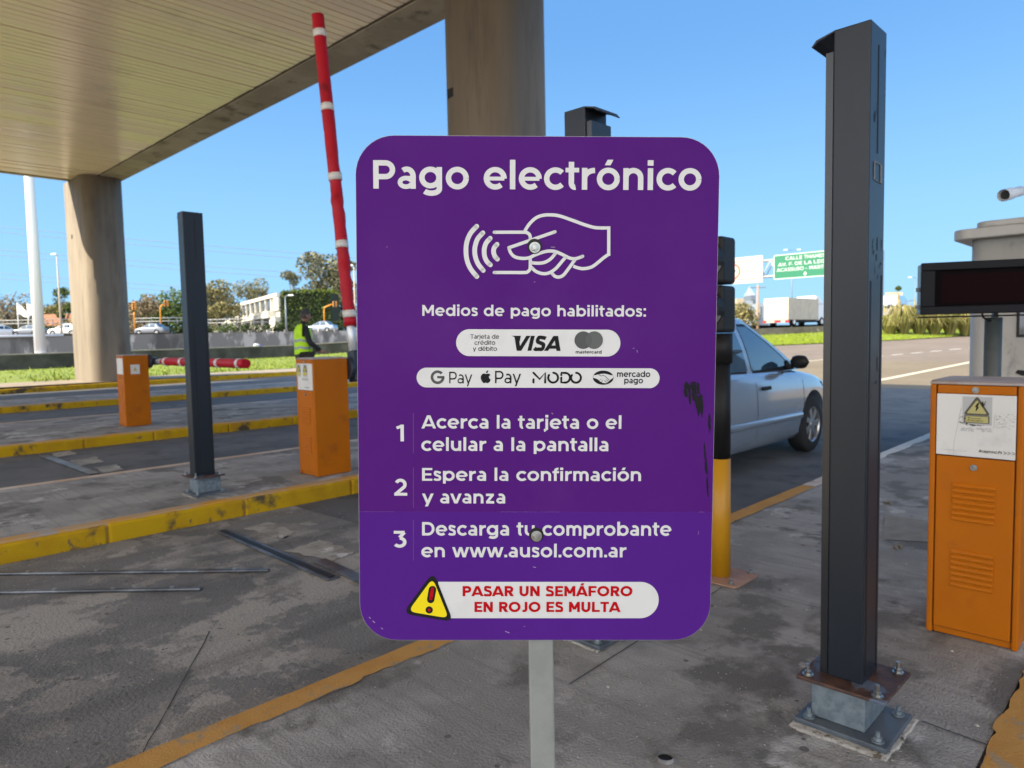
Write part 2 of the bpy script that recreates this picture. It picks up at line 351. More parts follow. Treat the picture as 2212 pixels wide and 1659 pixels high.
# ------------------------------------------------------------------ shared materials
M_asph = mat('lane_asphalt', (0.085, 0.088, 0.095), (0.12, 0.12, 0.124), 1.3, 0.42, 0.6, (0.062, 0.062, 0.066), 3.0, 0.52, 0.66, rough=0.85, bump=0.25, bscale=220)
M_ground = mat('plaza_asphalt', (0.152, 0.118, 0.091), (0.176, 0.14, 0.111), 0.35, 0.4, 0.62, (0.105, 0.09, 0.08), 1.6, 0.55, 0.7, rough=0.9, bump=0.15, bscale=60)
M_plazac = mat('plaza_concrete', (0.155, 0.122, 0.078), (0.176, 0.14, 0.09), 0.4, 0.4, 0.62, (0.13, 0.10, 0.067), 2.2, 0.55, 0.7, rough=0.9, bump=0.15, bscale=60)
M_lanec = mat('worn_lane_concrete', (0.158, 0.157, 0.156), (0.30, 0.287, 0.268), 1.3, 0.508, 0.532, (0.112, 0.112, 0.113), 0.9, 0.50, 0.60, rough=0.85, bump=1.0, bscale=75,
              detail=16, c4=(0.22, 0.211, 0.198), scale4=3.4, lo4=0.556, hi4=0.572, specks=[(30, 0.03, 0.10, (0.085, 0.083, 0.08)), (46, 0.02, 0.10, (0.085, 0.083, 0.08)), (70, 0.0, 0.08, (0.38, 0.365, 0.34)), (12, 0.0, 0.022, (0.085, 0.083, 0.08))], streak=((0.10, 1.4, 1), 2.2, 0.50, 0.70, (0.075, 0.075, 0.076), 0.7))
M_island = mat('island_concrete', (0.222, 0.216, 0.208), (0.305, 0.297, 0.288), 1.5, 0.46, 0.56, (0.125, 0.119, 0.112), 2.2, 0.53, 0.60, rough=0.85, bump=1.0, bscale=95,
               detail=16, c4=(0.40, 0.395, 0.39), scale4=2.3, lo4=0.57, hi4=0.62, specks=[(60, 0.0, 0.09, (0.115, 0.11, 0.104)), (85, 0.0, 0.06, (0.46, 0.45, 0.44)), (13, 0.0, 0.016, (0.11, 0.105, 0.10))], streak=((2.2, 0.12, 1), 14, 0.50, 0.7, (0.15, 0.144, 0.137), 0.5))
M_yellow = mat('kerb_yellow_paint', (0.50, 0.305, 0.008), (0.40, 0.225, 0.010), 3.0, 0.42, 0.62, (0.085, 0.066, 0.04), 2.4, 0.545, 0.62, rough=0.75, spec=0.15, bump=0.3, bscale=80, detail=10,
               c4=(0.20, 0.13, 0.05), scale4=9.0, lo4=0.62, hi4=0.66)
M_ylip = mat('kerb_worn_lip', (0.42, 0.27, 0.13), (0.50, 0.25, 0.02), 2.5, 0.48, 0.6, (0.32, 0.28, 0.24), 4.0, 0.55, 0.63, rough=0.7, bump=0.3, bscale=80)
M_oline = mat('kerb_orange_paint', (0.45, 0.250, 0.075), (0.41, 0.215, 0.06), 6.0, 0.45, 0.6, (0.31, 0.23, 0.14), 9.0, 0.59, 0.63, rough=0.8, spec=0.15, bump=0.4, bscale=120, detail=10)
M_peach = mat('kerb_faded_paint', (0.47, 0.33, 0.22), (0.55, 0.49, 0.43), 3.0, 0.45, 0.6, (0.3, 0.24, 0.19), 8.0, 0.6, 0.68, rough=0.7)
M_white = mat('road_white_paint', (0.62, 0.60, 0.55), (0.42, 0.41, 0.39), 5.0, 0.55, 0.7, rough=0.7)
M_conc = mat('weathered_concrete', (0.180, 0.150, 0.113), (0.21, 0.178, 0.136), 1.6, 0.4, 0.62, (0.135, 0.113, 0.088), 3.0, 0.5, 0.68, rough=0.85, stretch=(1, 1, 0.16), bump=0.15, bscale=40,
             c4=(0.12, 0.102, 0.082), scale4=2.6, lo4=0.56, hi4=0.70)
M_beam = mat('stained_beam_concrete', (0.27, 0.225, 0.17), (0.36, 0.305, 0.235), 0.9, 0.42, 0.6, (0.15, 0.122, 0.095), 1.5, 0.55, 0.66, rough=0.85, bump=0.3, bscale=20)
M_ceil = mat('cream_ceiling_panel', (0.86, 0.70, 0.54), (0.83, 0.685, 0.51), 0.35, 0.42, 0.62, (0.70, 0.575, 0.44), 0.7, 0.56, 0.72, rough=0.2, spec=0.55, detail=6)
M_seam = mat('panel_seam', (0.05, 0.04, 0.028), rough=0.8)
M_dark = mat('graphite_powder_coat', (0.011, 0.015, 0.022), (0.015, 0.019, 0.027), 3.0, 0.4, 0.65, (0.025, 0.028, 0.036), 5.0, 0.62, 0.75, rough=0.36, stretch=(1, 1, 0.2), bump=0.05, bscale=200, spec=0.34)
M_slot = mat('black_slot', (0.004, 0.004, 0.005), rough=0.6)
M_galv = mat('galvanized_steel', (0.15, 0.185, 0.21), (0.22, 0.26, 0.285), 26.0, 0.42, 0.6, (0.10, 0.125, 0.15), 9.0, 0.5, 0.7, rough=0.5, metal=0.4)
M_rust = mat('rusty_plate', (0.055, 0.028, 0.022), (0.10, 0.05, 0.035), 14.0, 0.45, 0.6, (0.10, 0.13, 0.18), 5.0, 0.55, 0.58, rough=0.6, metal=0.2, bump=0.2, bscale=90)
M_steel = mat('zinc_bolt', (0.42, 0.43, 0.42), (0.28, 0.29, 0.28), 60, 0.4, 0.6, rough=0.3, metal=0.9)
M_orange = mat('orange_powder_coat', (0.44, 0.122, 0.003), (0.39, 0.108, 0.004), 2.6, 0.42, 0.66, (0.27, 0.08, 0.012), 3.2, 0.56, 0.72, rough=0.45, bump=0.06, bscale=300, spec=0.14)
M_ogap = mat('door_gap', (0.10, 0.028, 0.003), rough=0.7)
M_label = mat('white_sticker', (0.66, 0.65, 0.63), (0.56, 0.55, 0.54), 7.0, 0.55, 0.7, rough=0.4)
M_ltgrey = mat('grey_sticker', (0.42, 0.43, 0.43), rough=0.5)
M_black = mat('black_plastic', (0.010, 0.010, 0.011), rough=0.5, spec=0.25)
M_ink = mat('black_ink', (0.012, 0.013, 0.014), rough=0.6, spec=0.08)
M_warn = mat('warning_yellow', (0.50, 0.43, 0.05), rough=0.45)
M_faded = mat('faded_warning_yellow', (0.44, 0.40, 0.15), rough=0.5)
M_red = mat('barrier_red_vinyl', (0.42, 0.008, 0.020), (0.36, 0.007, 0.018), 4.0, 0.4, 0.6, (0.17, 0.006, 0.012), 3.5, 0.60, 0.7, rough=0.42, spec=0.18, bump=0.2, bscale=8)
M_refl = mat('white_reflective_band', (0.60, 0.58, 0.56), rough=0.35)
M_lamp_white = mat('white_painted_steel', (0.70, 0.71, 0.72), rough=0.4)
M_grout = mat('white_grout', (0.34, 0.325, 0.30), (0.42, 0.41, 0.385), 20, 0.4, 0.6, (0.11, 0.09, 0.07), 30, 0.52, 0.60, rough=0.9, bump=0.8, bscale=60)
M_pgrey = mat('grey_post_paint', (0.22, 0.235, 0.225), (0.19, 0.205, 0.197), 12, 0.45, 0.6, rough=0.5, bump=0.1, bscale=120)
M_scratch = mat('bare_scratch', (0.40, 0.34, 0.46), rough=0.6)

# ------------------------------------------------------------------ ground, plaza, lanes
def grid(name, xs, ys, zf, m):
    b = MB(); vs = [(x, y, zf(x, y)) for x in xs for y in ys]; n = len(ys)
    b.add(vs, [(i * n + j, (i + 1) * n + j, (i + 1) * n + j + 1, i * n + j + 1) for i in range(len(xs) - 1) for j in range(n - 1)])
    return b.build(name, m)
g = struct(grid('ground', [-900, -200, -60, -20, 0, 10, 18, 40, 70, 100, 128, 200, 500, 1500], [-1200, -300, -80, -20, 0, 10, 20, 40, 80, 200, 600, 1500], lambda x, y: -0.150 + rise(x), M_ground))
p = struct(grid('plaza', [8.0, 18.0, 24.0, 30.0], [-60, -12, 0, 6, 12, 24.8], lambda x, y: -0.146 + rise(x), M_plazac))
struct(MB().sheet([(-60, -60, -0.1465), (-0.6, -60, -0.1465), (-0.6, 60, -0.1465), (-60, 60, -0.1465)]).build('bounce_sheet', mat('bounce_sheet_pale', (0.58, 0.51, 0.42), (0.52, 0.46, 0.38), .5, .4, .6, rough=.9)))  # unseen pale sheet added behind the camera to bounce sunlight under the canopy
LANES = [(2.27, 5.47), (7.62, 10.83), (14.15, 18.0), (20.1, 25.2)]
for i, (a, b) in enumerate(LANES):
    x0 = 2.9 if i == 0 else -14.0
    o = struct(MB().sheet([(x0, a, -0.142), (19.6 if i == 0 else 21, a, -0.142), (19.6 if i == 0 else 21, b, -0.142), (x0, b, -0.142)]).build('road', M_asph))
struct(MB().sheet([(-14, 2.27, -0.140), (2.96, 2.27, -0.140), (2.90, 3.4, -0.140), (2.96, 4.6, -0.140), (2.93, 5.47, -0.140), (-14, 5.47, -0.140)]).build('lane_concrete', M_lanec))
struct(MB().sheet([(-14, 0, -0.140), (21, 0, -0.140), (21, -4.5, -0.140), (-14, -4.5, -0.140)]).build('road', M_asph))
# expansion joint and concrete patches sawn into the lane
def strip(name, m, a, b, w, z, t=0.0):
    a = Vector((a[0], a[1], 0)); b = Vector((b[0], b[1], 0)); d = (b - a).normalized(); nrm = Vector((-d.y, d.x, 0)) * (w / 2)
    return [a + nrm + Vector((0, 0, z)), a - nrm + Vector((0, 0, z)), b - nrm + Vector((0, 0, z)), b + nrm + Vector((0, 0, z))]
M_joint = mat('dirty_joint', (0.022, 0.02, 0.019), rough=0.9)
jb = MB(); rj = random.Random(3); px, py = 0.62, 2.30
while py < 3.35:
    qx, qy = px + 0.33 * 0.06 + rj.uniform(-.006, .006) + 0.02, py + 0.06
    jb.sheet(strip('', None, (px, py), (qx, qy), rj.uniform(.003, .006), -0.136)); px, py = qx, qy
struct(jb.build('road_joint', M_joint))
for k, (cx0, cy0, ang, ln) in enumerate(((1.9, 2.75, -.35, .4), (1.5, 2.6, 1.9, .2), (2.3, 4.3, 1.2, .5), (2.0, 3.3, .1, .3))):
    ck = MB(); rk = random.Random(k); px, py = cx0, cy0; a_ = ang
    for _ in range(int(ln / .03)):
        a_ += rk.uniform(-.45, .45) * .6; a_ = ang + (a_ - ang) * .85; qx, qy = px + .03 * math.cos(a_), py + .03 * math.sin(a_)
        ck.sheet(strip('', None, (px, py), (qx, qy), rk.uniform(.0012, .004), -0.1355)); px, py = qx, qy
    struct(ck.build('road_crack', M_joint))
M_patch = mat('pale_concrete_patch', (0.30, 0.29, 0.26), (0.20, 0.19, 0.17), 5.0, 0.5, 0.58, (0.5, 0.5, 0.5), 3.0, 0.6, 0.66, rough=0.85, bump=0.3, bscale=80)
def rough_patch(pts, z, seed):
    r = random.Random(seed); out = []
    for i in range(len(pts)):
        a = Vector(pts[i]); b = Vector(pts[(i + 1) % len(pts)])
        for k in range(7):
            q = a.lerp(b, k / 7); out.append((q.x + r.uniform(-.02, .02), q.y + r.uniform(-.02, .02), z))
    return out
for k, pp in enumerate([[(522, 1142), (580, 1128), (640, 1150), (610, 1163), (560, 1150)], [(618, 1190), (690, 1165), (770, 1190), (715, 1213)],
                        [(150, 995), (205, 987), (225, 997), (170, 1007)], [(205, 1010), (250, 1003), (265, 1014), (222, 1021)], [(110, 980), (150, 973), (165, 981), (122, 988)]]):
    q = [at_z(x, y, -0.136) for x, y in pp]
    struct(MB().sheet(rough_patch([(v.x, v.y) for v in q], -0.136, k)).build('road_patch', M_patch))
# painted lines on the plaza
def gz(x, y):
    r = ray(x, y); t = (H + 0.15 + 0.014 * 18) / (0.014 * r.x - r.z); q = Vector((0, 0, H)) + r * t
    return q
def line_seg(b, p, q, w, dz):
    d = (q - p); d.z = 0; d.normalize(); nrm = Vector((-d.y, d.x, 0)) * (w / 2); n = 6
    for k in range(n):
        a = p.lerp(q, k / n); c = p.lerp(q, (k + 1) / n)
        V = lambda t, s: (t.x + s * nrm.x, t.y + s * nrm.y, -0.150 + rise(t.x + s * nrm.x) + dz)
        b.sheet([V(a, 1), V(a, -1), V(c, -1), V(c, 1)])
M_pline = mat('worn_plaza_line', (0.52, 0.46, 0.34), rough=0.8)
b = MB(); line_seg(b, gz(1700, 862), gz(2300, 742), 0.22, 0.009); struct(b.build('road_marking', M_pline))
b = MB(); line_seg(b, gz(1560, 797), gz(1860, 770), 0.2, 0.009); struct(b.build('road_marking', M_pline))
b = MB()
for k in range(9):
    xa = 1800 + k * 42
    line_seg(b, gz(xa, 779 - (xa - 1800) * 0.093), gz(xa + 24, 779 - (xa - 1776) * 0.093), 0.16, 0.005)
struct(b.build('road_marking', M_white))

# ------------------------------------------------------------------ toll islands
def island(y0, y1, x0, x1, front, back, top=M_island, nose=True):
    isl = struct(MB().box(x0, y0 + 0.12, -0.35, x1, y1 - 0.12, 0.0).build('pavement', top))
    k = MB().box(x0, y0, -0.35, x1, y0 + 0.118, 0.002); k2 = MB().box(x0, y1 - 0.118, -0.35, x1, y1, 0.002)
    a = k.build('kerb', front, isl, bevel=0.022); c = k2.build('kerb', back, isl, bevel=0.022)
    return isl
isl_a = struct(MB().box(-9, 0.42, -0.35, 11.5, 2.17, 0.0).build('pavement', M_island))
MB().box(-9, 2.172, -0.35, 19.5, 2.292, 0.001).build('kerb', M_island, isl_a, bevel=0.012)
MB().box(-9, 0.10, -0.35, 11.5, 0.418, 0.001).build('kerb', M_island, isl_a, bevel=0.02)
def ragged(x0, x1, ya, yb, z, m, seed, ja, jb, step=.022):
    r = random.Random(seed); n = int((x1 - x0) / step); A = []; B = []; ea = eb = 0
    for i in range(n + 1):
        x = x0 + (x1 - x0) * i / n
        ea = ea * .8 + r.uniform(-ja, ja); eb = eb * .8 + r.uniform(-jb, jb)
        if r.random() < .05: eb += r.uniform(0, jb * 3)
        A.append((x, ya + ea, z)); B.append((x, yb + eb, z))
    b = MB(); b.add(A + B, [(i, i + 1, n + 1 + i + 1, n + 1 + i) for i in range(n)]); return struct(b.build('kerb_paint', m, isl_a, fix=False))
ragged(-9, 5.7, 2.284, 2.172, .005, M_oline, 1, .0015, .006)
ragged(5.72, 7.0, 2.284, 2.172, .005, M_peach, 2, .0015, .006)
ragged(7.01, 19.5, 2.284, 2.172, .005, M_white, 3, .0015, .006)
ragged(-9, 11.5, 0.112, 0.408, .005, M_oline, 4, .002, .0045)
def front_kerb(isl, x0, x1, y, jit):
    """yellow kerb stones with joints, worn pale lip on top"""
    r = random.Random(jit); x = x0; 
    while x < x1:
        L = r.choice((1.0, 1.0, 0.9, 1.1, 0.16)); xe = min(x + L, x1)
        d = r.uniform(-.006, .006)
        MB().box(x + 0.004, y + d, -0.35, xe - 0.004, y + 0.115, -0.012 + r.uniform(-.004, .004)).build('kerb', M_yellow, isl, bevel=0.022, seg=3)
        x = xe
    MB().box(x0, y + 0.025, -0.2, x1, y + 0.13, 0.004).build('kerb', M_ylip, isl, bevel=0.012)
def isl2(y0, y1, x0, x1, seed):
    isl = struct(MB().box(x0, y0 + 0.132, -0.35, x1, y1 - 0.10, 0.0).build('pavement', M_island))
    front_kerb(isl, x0, x1, y0, seed)
    MB().box(x0, y1 - 0.098, -0.35, x1, y1, 0.003).build('kerb', M_peach, isl, bevel=0.01)
    return isl
isl2(5.48, 7.62, -9, 12.5, 1); isl2(10.84, 14.15, -9, 13, 2); isl2(18.0, 20.1, -9, 15, 4)
isl_e = struct(MB().add([(-40, 25.32, 0), (16, 27.0, 0), (48, 22.6, 0.33), (48, 26, 0.45), (16, 29.5, 0.02), (-40, 28.6, 0.0)], [(0, 1, 4, 5), (1, 2, 3, 4)]).build('pavement', mat('pale_pavement', (0.30, 0.25, 0.19), (0.24, 0.20, 0.15), 1.5, 0.45, 0.6, rough=0.9)))
kb = MB()
for (xa, ya), (xb, yb) in (((-40, 25.2), (4.4, 25.2)), ((4.4, 25.2), (16, 26.9)), ((16, 26.9), (48, 22.4))):
    za, zb = rise(xa), rise(xb)
    kb.hexa([(xa, ya, -0.35), (xb, yb, -0.35), (xb, yb + 0.16, -0.35), (xa, ya + 0.16, -0.35), (xa, ya, 0.004 + za), (xb, yb, 0.004 + zb), (xb, yb + 0.16, 0.004 + zb), (xa, ya + 0.16, 0.004 + za)])
kb.build('kerb', M_yellow, isl_e, bevel=0.02)

# ------------------------------------------------------------------ canopy
can = thing('toll_canopy', 'wide toll plaza canopy with ribbed cream ceiling and stained concrete edge beam', 'canopy')
cb = MB(); X0, X1, Y0, Y1, Z = -8.8, 7.81, -7.0, 28.35, 7.0
y = Y0; rc = random.Random(11)
while y < Y1:
    ye = min(y + 0.205, Y1); dz = rc.uniform(-.006, .006); d2 = dz + rc.uniform(-.005, .005); y2 = ye - rc.choice((.026, .03, .03, .044))
    cb.hexa([(X0, y, Z + dz), (X1, y, Z + dz), (X1, y2, Z + d2), (X0, y2, Z + d2), (X0, y, Z + .06), (X1, y, Z + .06), (X1, y2, Z + .06), (X0, y2, Z + .06)])
    y += 0.205
cb.build('ceiling', M_ceil, can)
MB().box(X0, Y0, 7.062, X1, Y1, 7.9).build('roof', M_seam, can)
bb = MB().box(7.85, Y0, 6.97, 8.66, Y1 - 0.02, 8.25)
bb.build('edge_beam', M_beam, can, bevel=0.02)
MB().box(X0, Y1 + 0.002, 6.97, 7.84, Y1 + 0.16, 8.2).build('fascia', M_beam, can)
MB().box(7.812, Y0, 6.985, 7.846, Y1, 7.5).build('gutter', M_seam, can)
# rounded concrete columns
def column(x, y, hx, hy, z1, lab, hole):
    t = thing('concrete_column', lab, 'column', (x, y, 0), 0, 'columns carrying the toll canopy')
    poly = rrect(-hx, -hy, hx, hy, min(hx, hy) * 0.62, 12)
    b = MB(); n = len(poly)
    b.add([(p[0], p[1], -0.2) for p in poly] + [(p[0], p[1], z1) for p in poly], [(i, (i + 1) % n, n + (i + 1) % n, n + i) for i in range(n)], 0, True)
    b.add([(p[0], p[1], z1) for p in poly], [tuple(range(n))])
    b.build('shaft', M_conc, t)
    MB().box(-hx - 0.004, hole[0] - 0.07, hole[1] - 0.07, -hx + 0.1, hole[0] + 0.07, hole[1] + 0.07).build('hole', M_slot, t)
    return t
column(7.95, 28.15, 0.66, 1.27, 6.968, 'massive rounded concrete column under the far canopy corner, half sunlit', (0.25, 5.05))
column(8.26, 8.27, 0.60, 0.74, 7.3, 'massive rounded concrete column rising behind the purple sign', (0.42, 5.15))
# ------------------------------------------------------------------ the purple sign
SC = Vector((0.87658, 0.79504, 1.15898))
SM = Matrix(((0.70210, 0.71177, 0.02097), (-0.71170, 0.70238, -0.01213), (-0.02336, -0.00641, 0.99971)))
sign = thing('payment_sign', 'tall purple electronic payment sign with white lettering on a thin grey post', 'sign', (SC.x, SC.y, 0), 0)
SQ = SM.to_quaternion().to_euler()
SL = (0, 0, SC.z)
M_purple = mat('purple_vinyl', (0.072, 0.0090, 0.160), (0.066, 0.008, 0.150), 3.0, 0.35, 0.65, (0.080, 0.014, 0.166), 5.0, 0.52, 0.75, rough=0.5, rough2=0.66, spec=0.08, bump=0.02, bscale=400)
M_purple2 = mat('newer_purple_vinyl', (0.074, 0.0145, 0.205), (0.068, 0.0125, 0.19), 3.0, 0.35, 0.65, rough=0.6, spec=0.05, bump=0.02, bscale=400)
M_swhite = mat('white_vinyl', (0.57, 0.58, 0.58), (0.53, 0.54, 0.54), 14, 0.5, 0.7, rough=0.45, spec=0.3)
M_sred = mat('red_vinyl', (0.40, 0.005, 0.010), rough=0.6, spec=0.05)
M_syel = mat('yellow_vinyl', (0.72, 0.58, 0.012), rough=0.5, spec=0.1)
M_grey1 = mat('charcoal_vinyl', (0.04, 0.045, 0.046), rough=0.5)
M_grey2 = mat('slate_vinyl', (0.068, 0.074, 0.074), rough=0.5)
M_grey3 = mat('dark_slate_vinyl', (0.054, 0.059, 0.060), rough=0.5)
M_lilac = mat('lilac_vinyl', (0.16, 0.055, 0.23), rough=0.5)
M_alu = mat('aluminium_edge', (0.3, 0.3, 0.3), rough=0.5, metal=0.5)
W2, H2 = 0.300, 0.424
pl = MB().prism(rrect(-W2, -H2, W2, H2, 0.064, 10), 'y', 0.0, 0.003)
panel = pl.build('panel', M_alu, sign, SL, SQ)
def on_sign(name, m, polys=None, layer=1, tri=None, parent=None, off=0.0006):
    b = MB(); yy = -off * layer
    for q in polys or []:
        b.sheet([(x / 1000, yy, z / 1000) for x, z in q])
    if tri: b.add([(x / 1000, yy, z / 1000) for x, z in tri[0]], tri[1])
    o = b.build(name, m, parent or panel, (0, 0, 0), (0, 0, 0), fix=False)
    for pgn in o.data.polygons:
        pass
    return o
full = rrect(-299.3, -423.3, 299.3, 423.3, 63.5, 10)
up = [(x, z) for x, z in full if z > -200.9] ; lo = [(x, z) for x, z in full if z <= -200.9]
on_sign('vinyl_sheet', M_purple, [[(-299.3, -200.98)] + [(299.3, -200.98)] + up])
lo2 = [q for q in lo]; on_sign('vinyl_sheet', M_purple2, [lo2[:0] + [(299.3, -201.02), (-299.3, -201.02)] + lo2])
on_sign('seam', M_scratch, [[(-299, -200.9), (-299, -201.12), (-240, -201.12), (-240, -200.9)], [(-60, -200.92), (-60, -201.1), (40, -201.1), (40, -200.92)], [(278, -200.5), (278, -201.2), (286, -201.1), (286, -200.6)]], 1)
TX = [
    ('Pago electrónico', -270.7, 270.0, 337.4, 383.4, .188, 'W', 0), ('Medios de pago habilitados:', -191.4, 181.4, 129.3, 147.3, .188, 'W', 0),
    ('Tarjeta de', -111.1, -63.2, 91.6, 98.7, .135, 'K', 0), ('crédito', -104.2, -69.8, 81.6, 88.7, .135, 'K', 0), ('y débito', -107.0, -66.9, 71.5, 78.7, .135, 'K', 0),
    ('VISA', -37.9, 39.4, 71.8, 96.7, .25, 'K', .22), ('mastercard', 64.8, 108.0, 67.5, 72.6, .18, 'K', 0),
    ('Pay', -146.5, -108.2, 16.8, 36.4, .12, 'K', 0), ('Pay', -69.9, -26.5, 17.3, 38.0, .13, 'K', 0),
    ('mercado', 134.4, 190.1, 28.5, 38.3, .18, 'K', 0), ('pago', 146.6, 178.1, 17.8, 27.6, .18, 'K', 0),
    ('1', -235.9, -222.9, -81.0, -52.8, .188, 'W', 0), ('Acerca la tarjeta o el', -193.4, 142.9, -59.1, -37.0, .188, 'W', 0), ('celular a la pantalla', -193.6, 121.3, -97.0, -74.8, .188, 'W', 0),
    ('2', -239.7, -217.7, -173.3, -144.6, .188, 'W', 0), ('Espera la confirmación', -192.6, 177.2, -147.8, -126.2, .188, 'W', 0), ('y avanza', -192.8, -52.4, -186.5, -164.7, .188, 'W', 0),
    ('3', -240.9, -219.4, -262.4, -233.7, .188, 'W', 0), ('Descarga tu comprobante', -193.0, 230.4, -241.6, -218.5, .188, 'W', 0), ('en www.ausol.com.ar', -194.4, 154.2, -279.0, -256.4, .188, 'W', 0),
    ('PASAR UN SEMÁFORO', -124.4, 165.3, -346.4, -328.7, .24, 'R', 0), ('EN ROJO ES MULTA', -104.2, 145.6, -373.9, -356.2, .24, 'R', 0)]
def pill(x0, x1, z0, z1, lf=True):
    r = (z1 - z0) / 2 - 0.01
    q = rrect(x0, z0, x1, z1, r, 14)
    return q
MIDC = {'W': M_swhite, 'K': M_ink, 'R': M_sred}
pill1 = on_sign('card_strip', M_swhite, [pill(-134.9, 139.4, 62.6, 107.3)], 2)
pill2 = on_sign('wallet_strip', M_swhite, [pill(-201, 206, 9.9, 43.0)], 2)
pill3 = on_sign('fine_strip', M_swhite, [[(-160, -384.9)] + [(179 + 31.65 * math.cos(math.radians(a_)), -353.25 + 31.65 * math.sin(math.radians(a_))) for a_ in range(-90, 91, 9)] + [(-166, -321.6)]], 2)
for s, u0, u1, vb, vc, bo, col, sh in TX:
    par = None; lay = 2
    if col == 'K': lay = 3
    if col == 'R': lay = 3
    lb_ = MB()
    for k_, q_ in fit_stroke(s, u0, u1, vb, vc, bo, sh): lb_.sheet([(x / 1000, -0.0006 * lay - k_ * 1.5e-5, z / 1000) for x, z in q_])
    lb_.build('lettering', MIDC[col], panel, fix=False)
on_sign('divider_line', M_lilac, [[(-206.5, -33), (-207.1, -33), (-207.4, -101.6), (-206.8, -101.6)], [(-206.9, -125.6), (-207.5, -125.6), (-207.8, -194), (-207.2, -194)], [(-207.3, -215), (-207.9, -215), (-208.2, -284.7), (-207.6, -284.7)]], 2)
# hand holding a card
IC = dict(
    w1=([(-100.7, 276.8), (-110.7, 265.8), (-116.8, 251.8), (-118.5, 237.8), (-116.8, 221.8), (-110.7, 207.1), (-100.5, 194.5)], 15.2),
    w2=([(-90.5, 266.2), (-98.6, 257.2), (-102.6, 247.2), (-104.0, 237.2), (-102.6, 225.8), (-97.9, 214.5), (-89.9, 204.7)], 15.2),
    w3=([(-78.4, 257.3), (-84.8, 250.0), (-87.8, 241.9), (-88.3, 235.2), (-87.4, 227.2), (-83.7, 219.2), (-78.1, 213.9)], 15.2),
    w4=([(-67.1, 247.4), (-71.6, 242.0), (-72.8, 235.7), (-70.9, 228.6), (-66.5, 223.3)], 15.2),
    c1=([(-71.7, 267.3), (-46, 267.5), (-23.2, 267.6), (-17.8, 266.9), (-13.7, 264.0), (-12.2, 260.3), (-12.1, 256.3)], 10.4),
    c2=([(-71.6, 201.3), (-46, 201.4), (-21.6, 201.5), (-16.2, 202.7), (-12.8, 206.1), (-11.9, 210.1), (-11.9, 224.9)], 10.4),
    h1=([(-21.2, 269.6), (-13.8, 280.9), (-3.1, 290.9), (9.0, 295.4), (22.5, 296.1), (35.9, 294.5), (56.2, 287.9), (76.5, 280.7), (92.7, 276.1), (103.5, 275.2), (117.8, 275.3)], 10.4),
    h2=([(117.7, 277.9), (118.2, 229.5)], 10.4),
    h3=([(120.0, 233.4), (109.5, 226.0), (97.4, 215.9), (88.0, 210.3), (75.8, 208.2), (66.3, 209.8), (59.5, 212.4)], 10.4),
    t1=([(28.7, 268.5), (-47.4, 242.1)], 10.4),
    t2=([(-47.4, 242.1), (-44.6, 234.1), (-37.9, 227.4), (-27.1, 224.8), (-14.9, 225.5), (-4.1, 230.3), (6.7, 234.3), (17.4, 236.8), (28.3, 236.4), (40.4, 231.8), (52.7, 225.8), (62.1, 224.5), (70.2, 226.6), (74.9, 228.6)], 10.4),
    f1=([(-10.8, 217.5), (2.7, 216.9), (13.5, 218.9), (22.9, 225.0), (29.6, 233.1)], 10.4),
    f2=([(-9.4, 209.5), (-2.6, 203.5), (8.2, 199.8), (19.0, 200.9), (29.8, 207.6), (40.5, 219.7), (47.2, 227.8)], 10.4),
    f3=([(24.4, 200.2), (29.2, 195.5), (36.0, 194.2), (43.4, 197.6), (51.4, 207.7), (58.1, 217.1), (62.1, 222.5)], 10.4))
polys = []; kk = 0
icb = MB()
for nm, (pp, w) in IC.items():
    w = w * 0.54004 * 0.7 / 1.0 if False else w * 0.512
    for q in ribbon(catmull(pp, 6), w, cap=nm not in ('h1', 'h2', 'h3')):
        icb.sheet([(x / 1000, -0.0012 - kk * 1.2e-5, z / 1000) for x, z in q])
    kk += 1
icb.build('hand_symbol', M_swhite, panel, fix=False)
# card scheme discs, wallet marks
on_sign('card_mark', M_grey1, [circle(77.3, 89.8, 14.7, 40)], 3)
on_sign('card_mark', M_grey2, [circle(95.4, 89.9, 14.7, 40)], 3.4)
dx = 9.05; aa = math.acos(dx / 14.7)
lens_ = [(77.3 + 14.7 * math.cos(-aa + 2 * aa * k / 14), 89.85 + 14.7 * math.sin(-aa + 2 * aa * k / 14)) for k in range(15)] + [(95.4 - 14.7 * math.cos(-aa + 2 * aa * k / 14), 89.85 - 14.7 * math.sin(-aa + 2 * aa * k / 14)) for k in range(15)]
on_sign('card_mark', M_grey3, [lens_], 3.8)
on_sign('lettering', M_ink, [[(-42.7, 96.7), (-27.0, 96.7), (-29.0, 87.0), (-33.5, 92.5), (-37.0, 94.6)]], 3.2)
arc = [(-166 + 9.3 * math.cos(math.radians(a)), 27.1 + 9.3 * math.sin(math.radians(a))) for a in range(42, 361, 9)]
on_sign('wallet_mark', M_grey1, ribbon(arc, 4.4, False) + [[(-166.5, 29.2), (-154.6, 29.2), (-154.6, 25.2), (-166.5, 25.2)]], 3)
ap = catmull([(-85.3, 32.6), (-89.0, 33.6), (-92.5, 31.2), (-93.8, 27.0), (-92.6, 22.0), (-89.6, 17.9), (-87.2, 17.5), (-85.2, 18.3), (-83.0, 17.5), (-80.2, 18.6), (-77.3, 23.2), (-79.6, 25.4), (-80.1, 28.6), (-77.9, 31.4), (-80.4, 33.3), (-83.0, 33.3), (-85.3, 32.6)], 4)
on_sign('wallet_mark', M_ink, [ap[:-1], [(-85.2, 34.2), (-84.6, 36.9), (-81.4, 39.2), (-81.6, 36.4), (-83.0, 34.7)]], 3)
mo = []
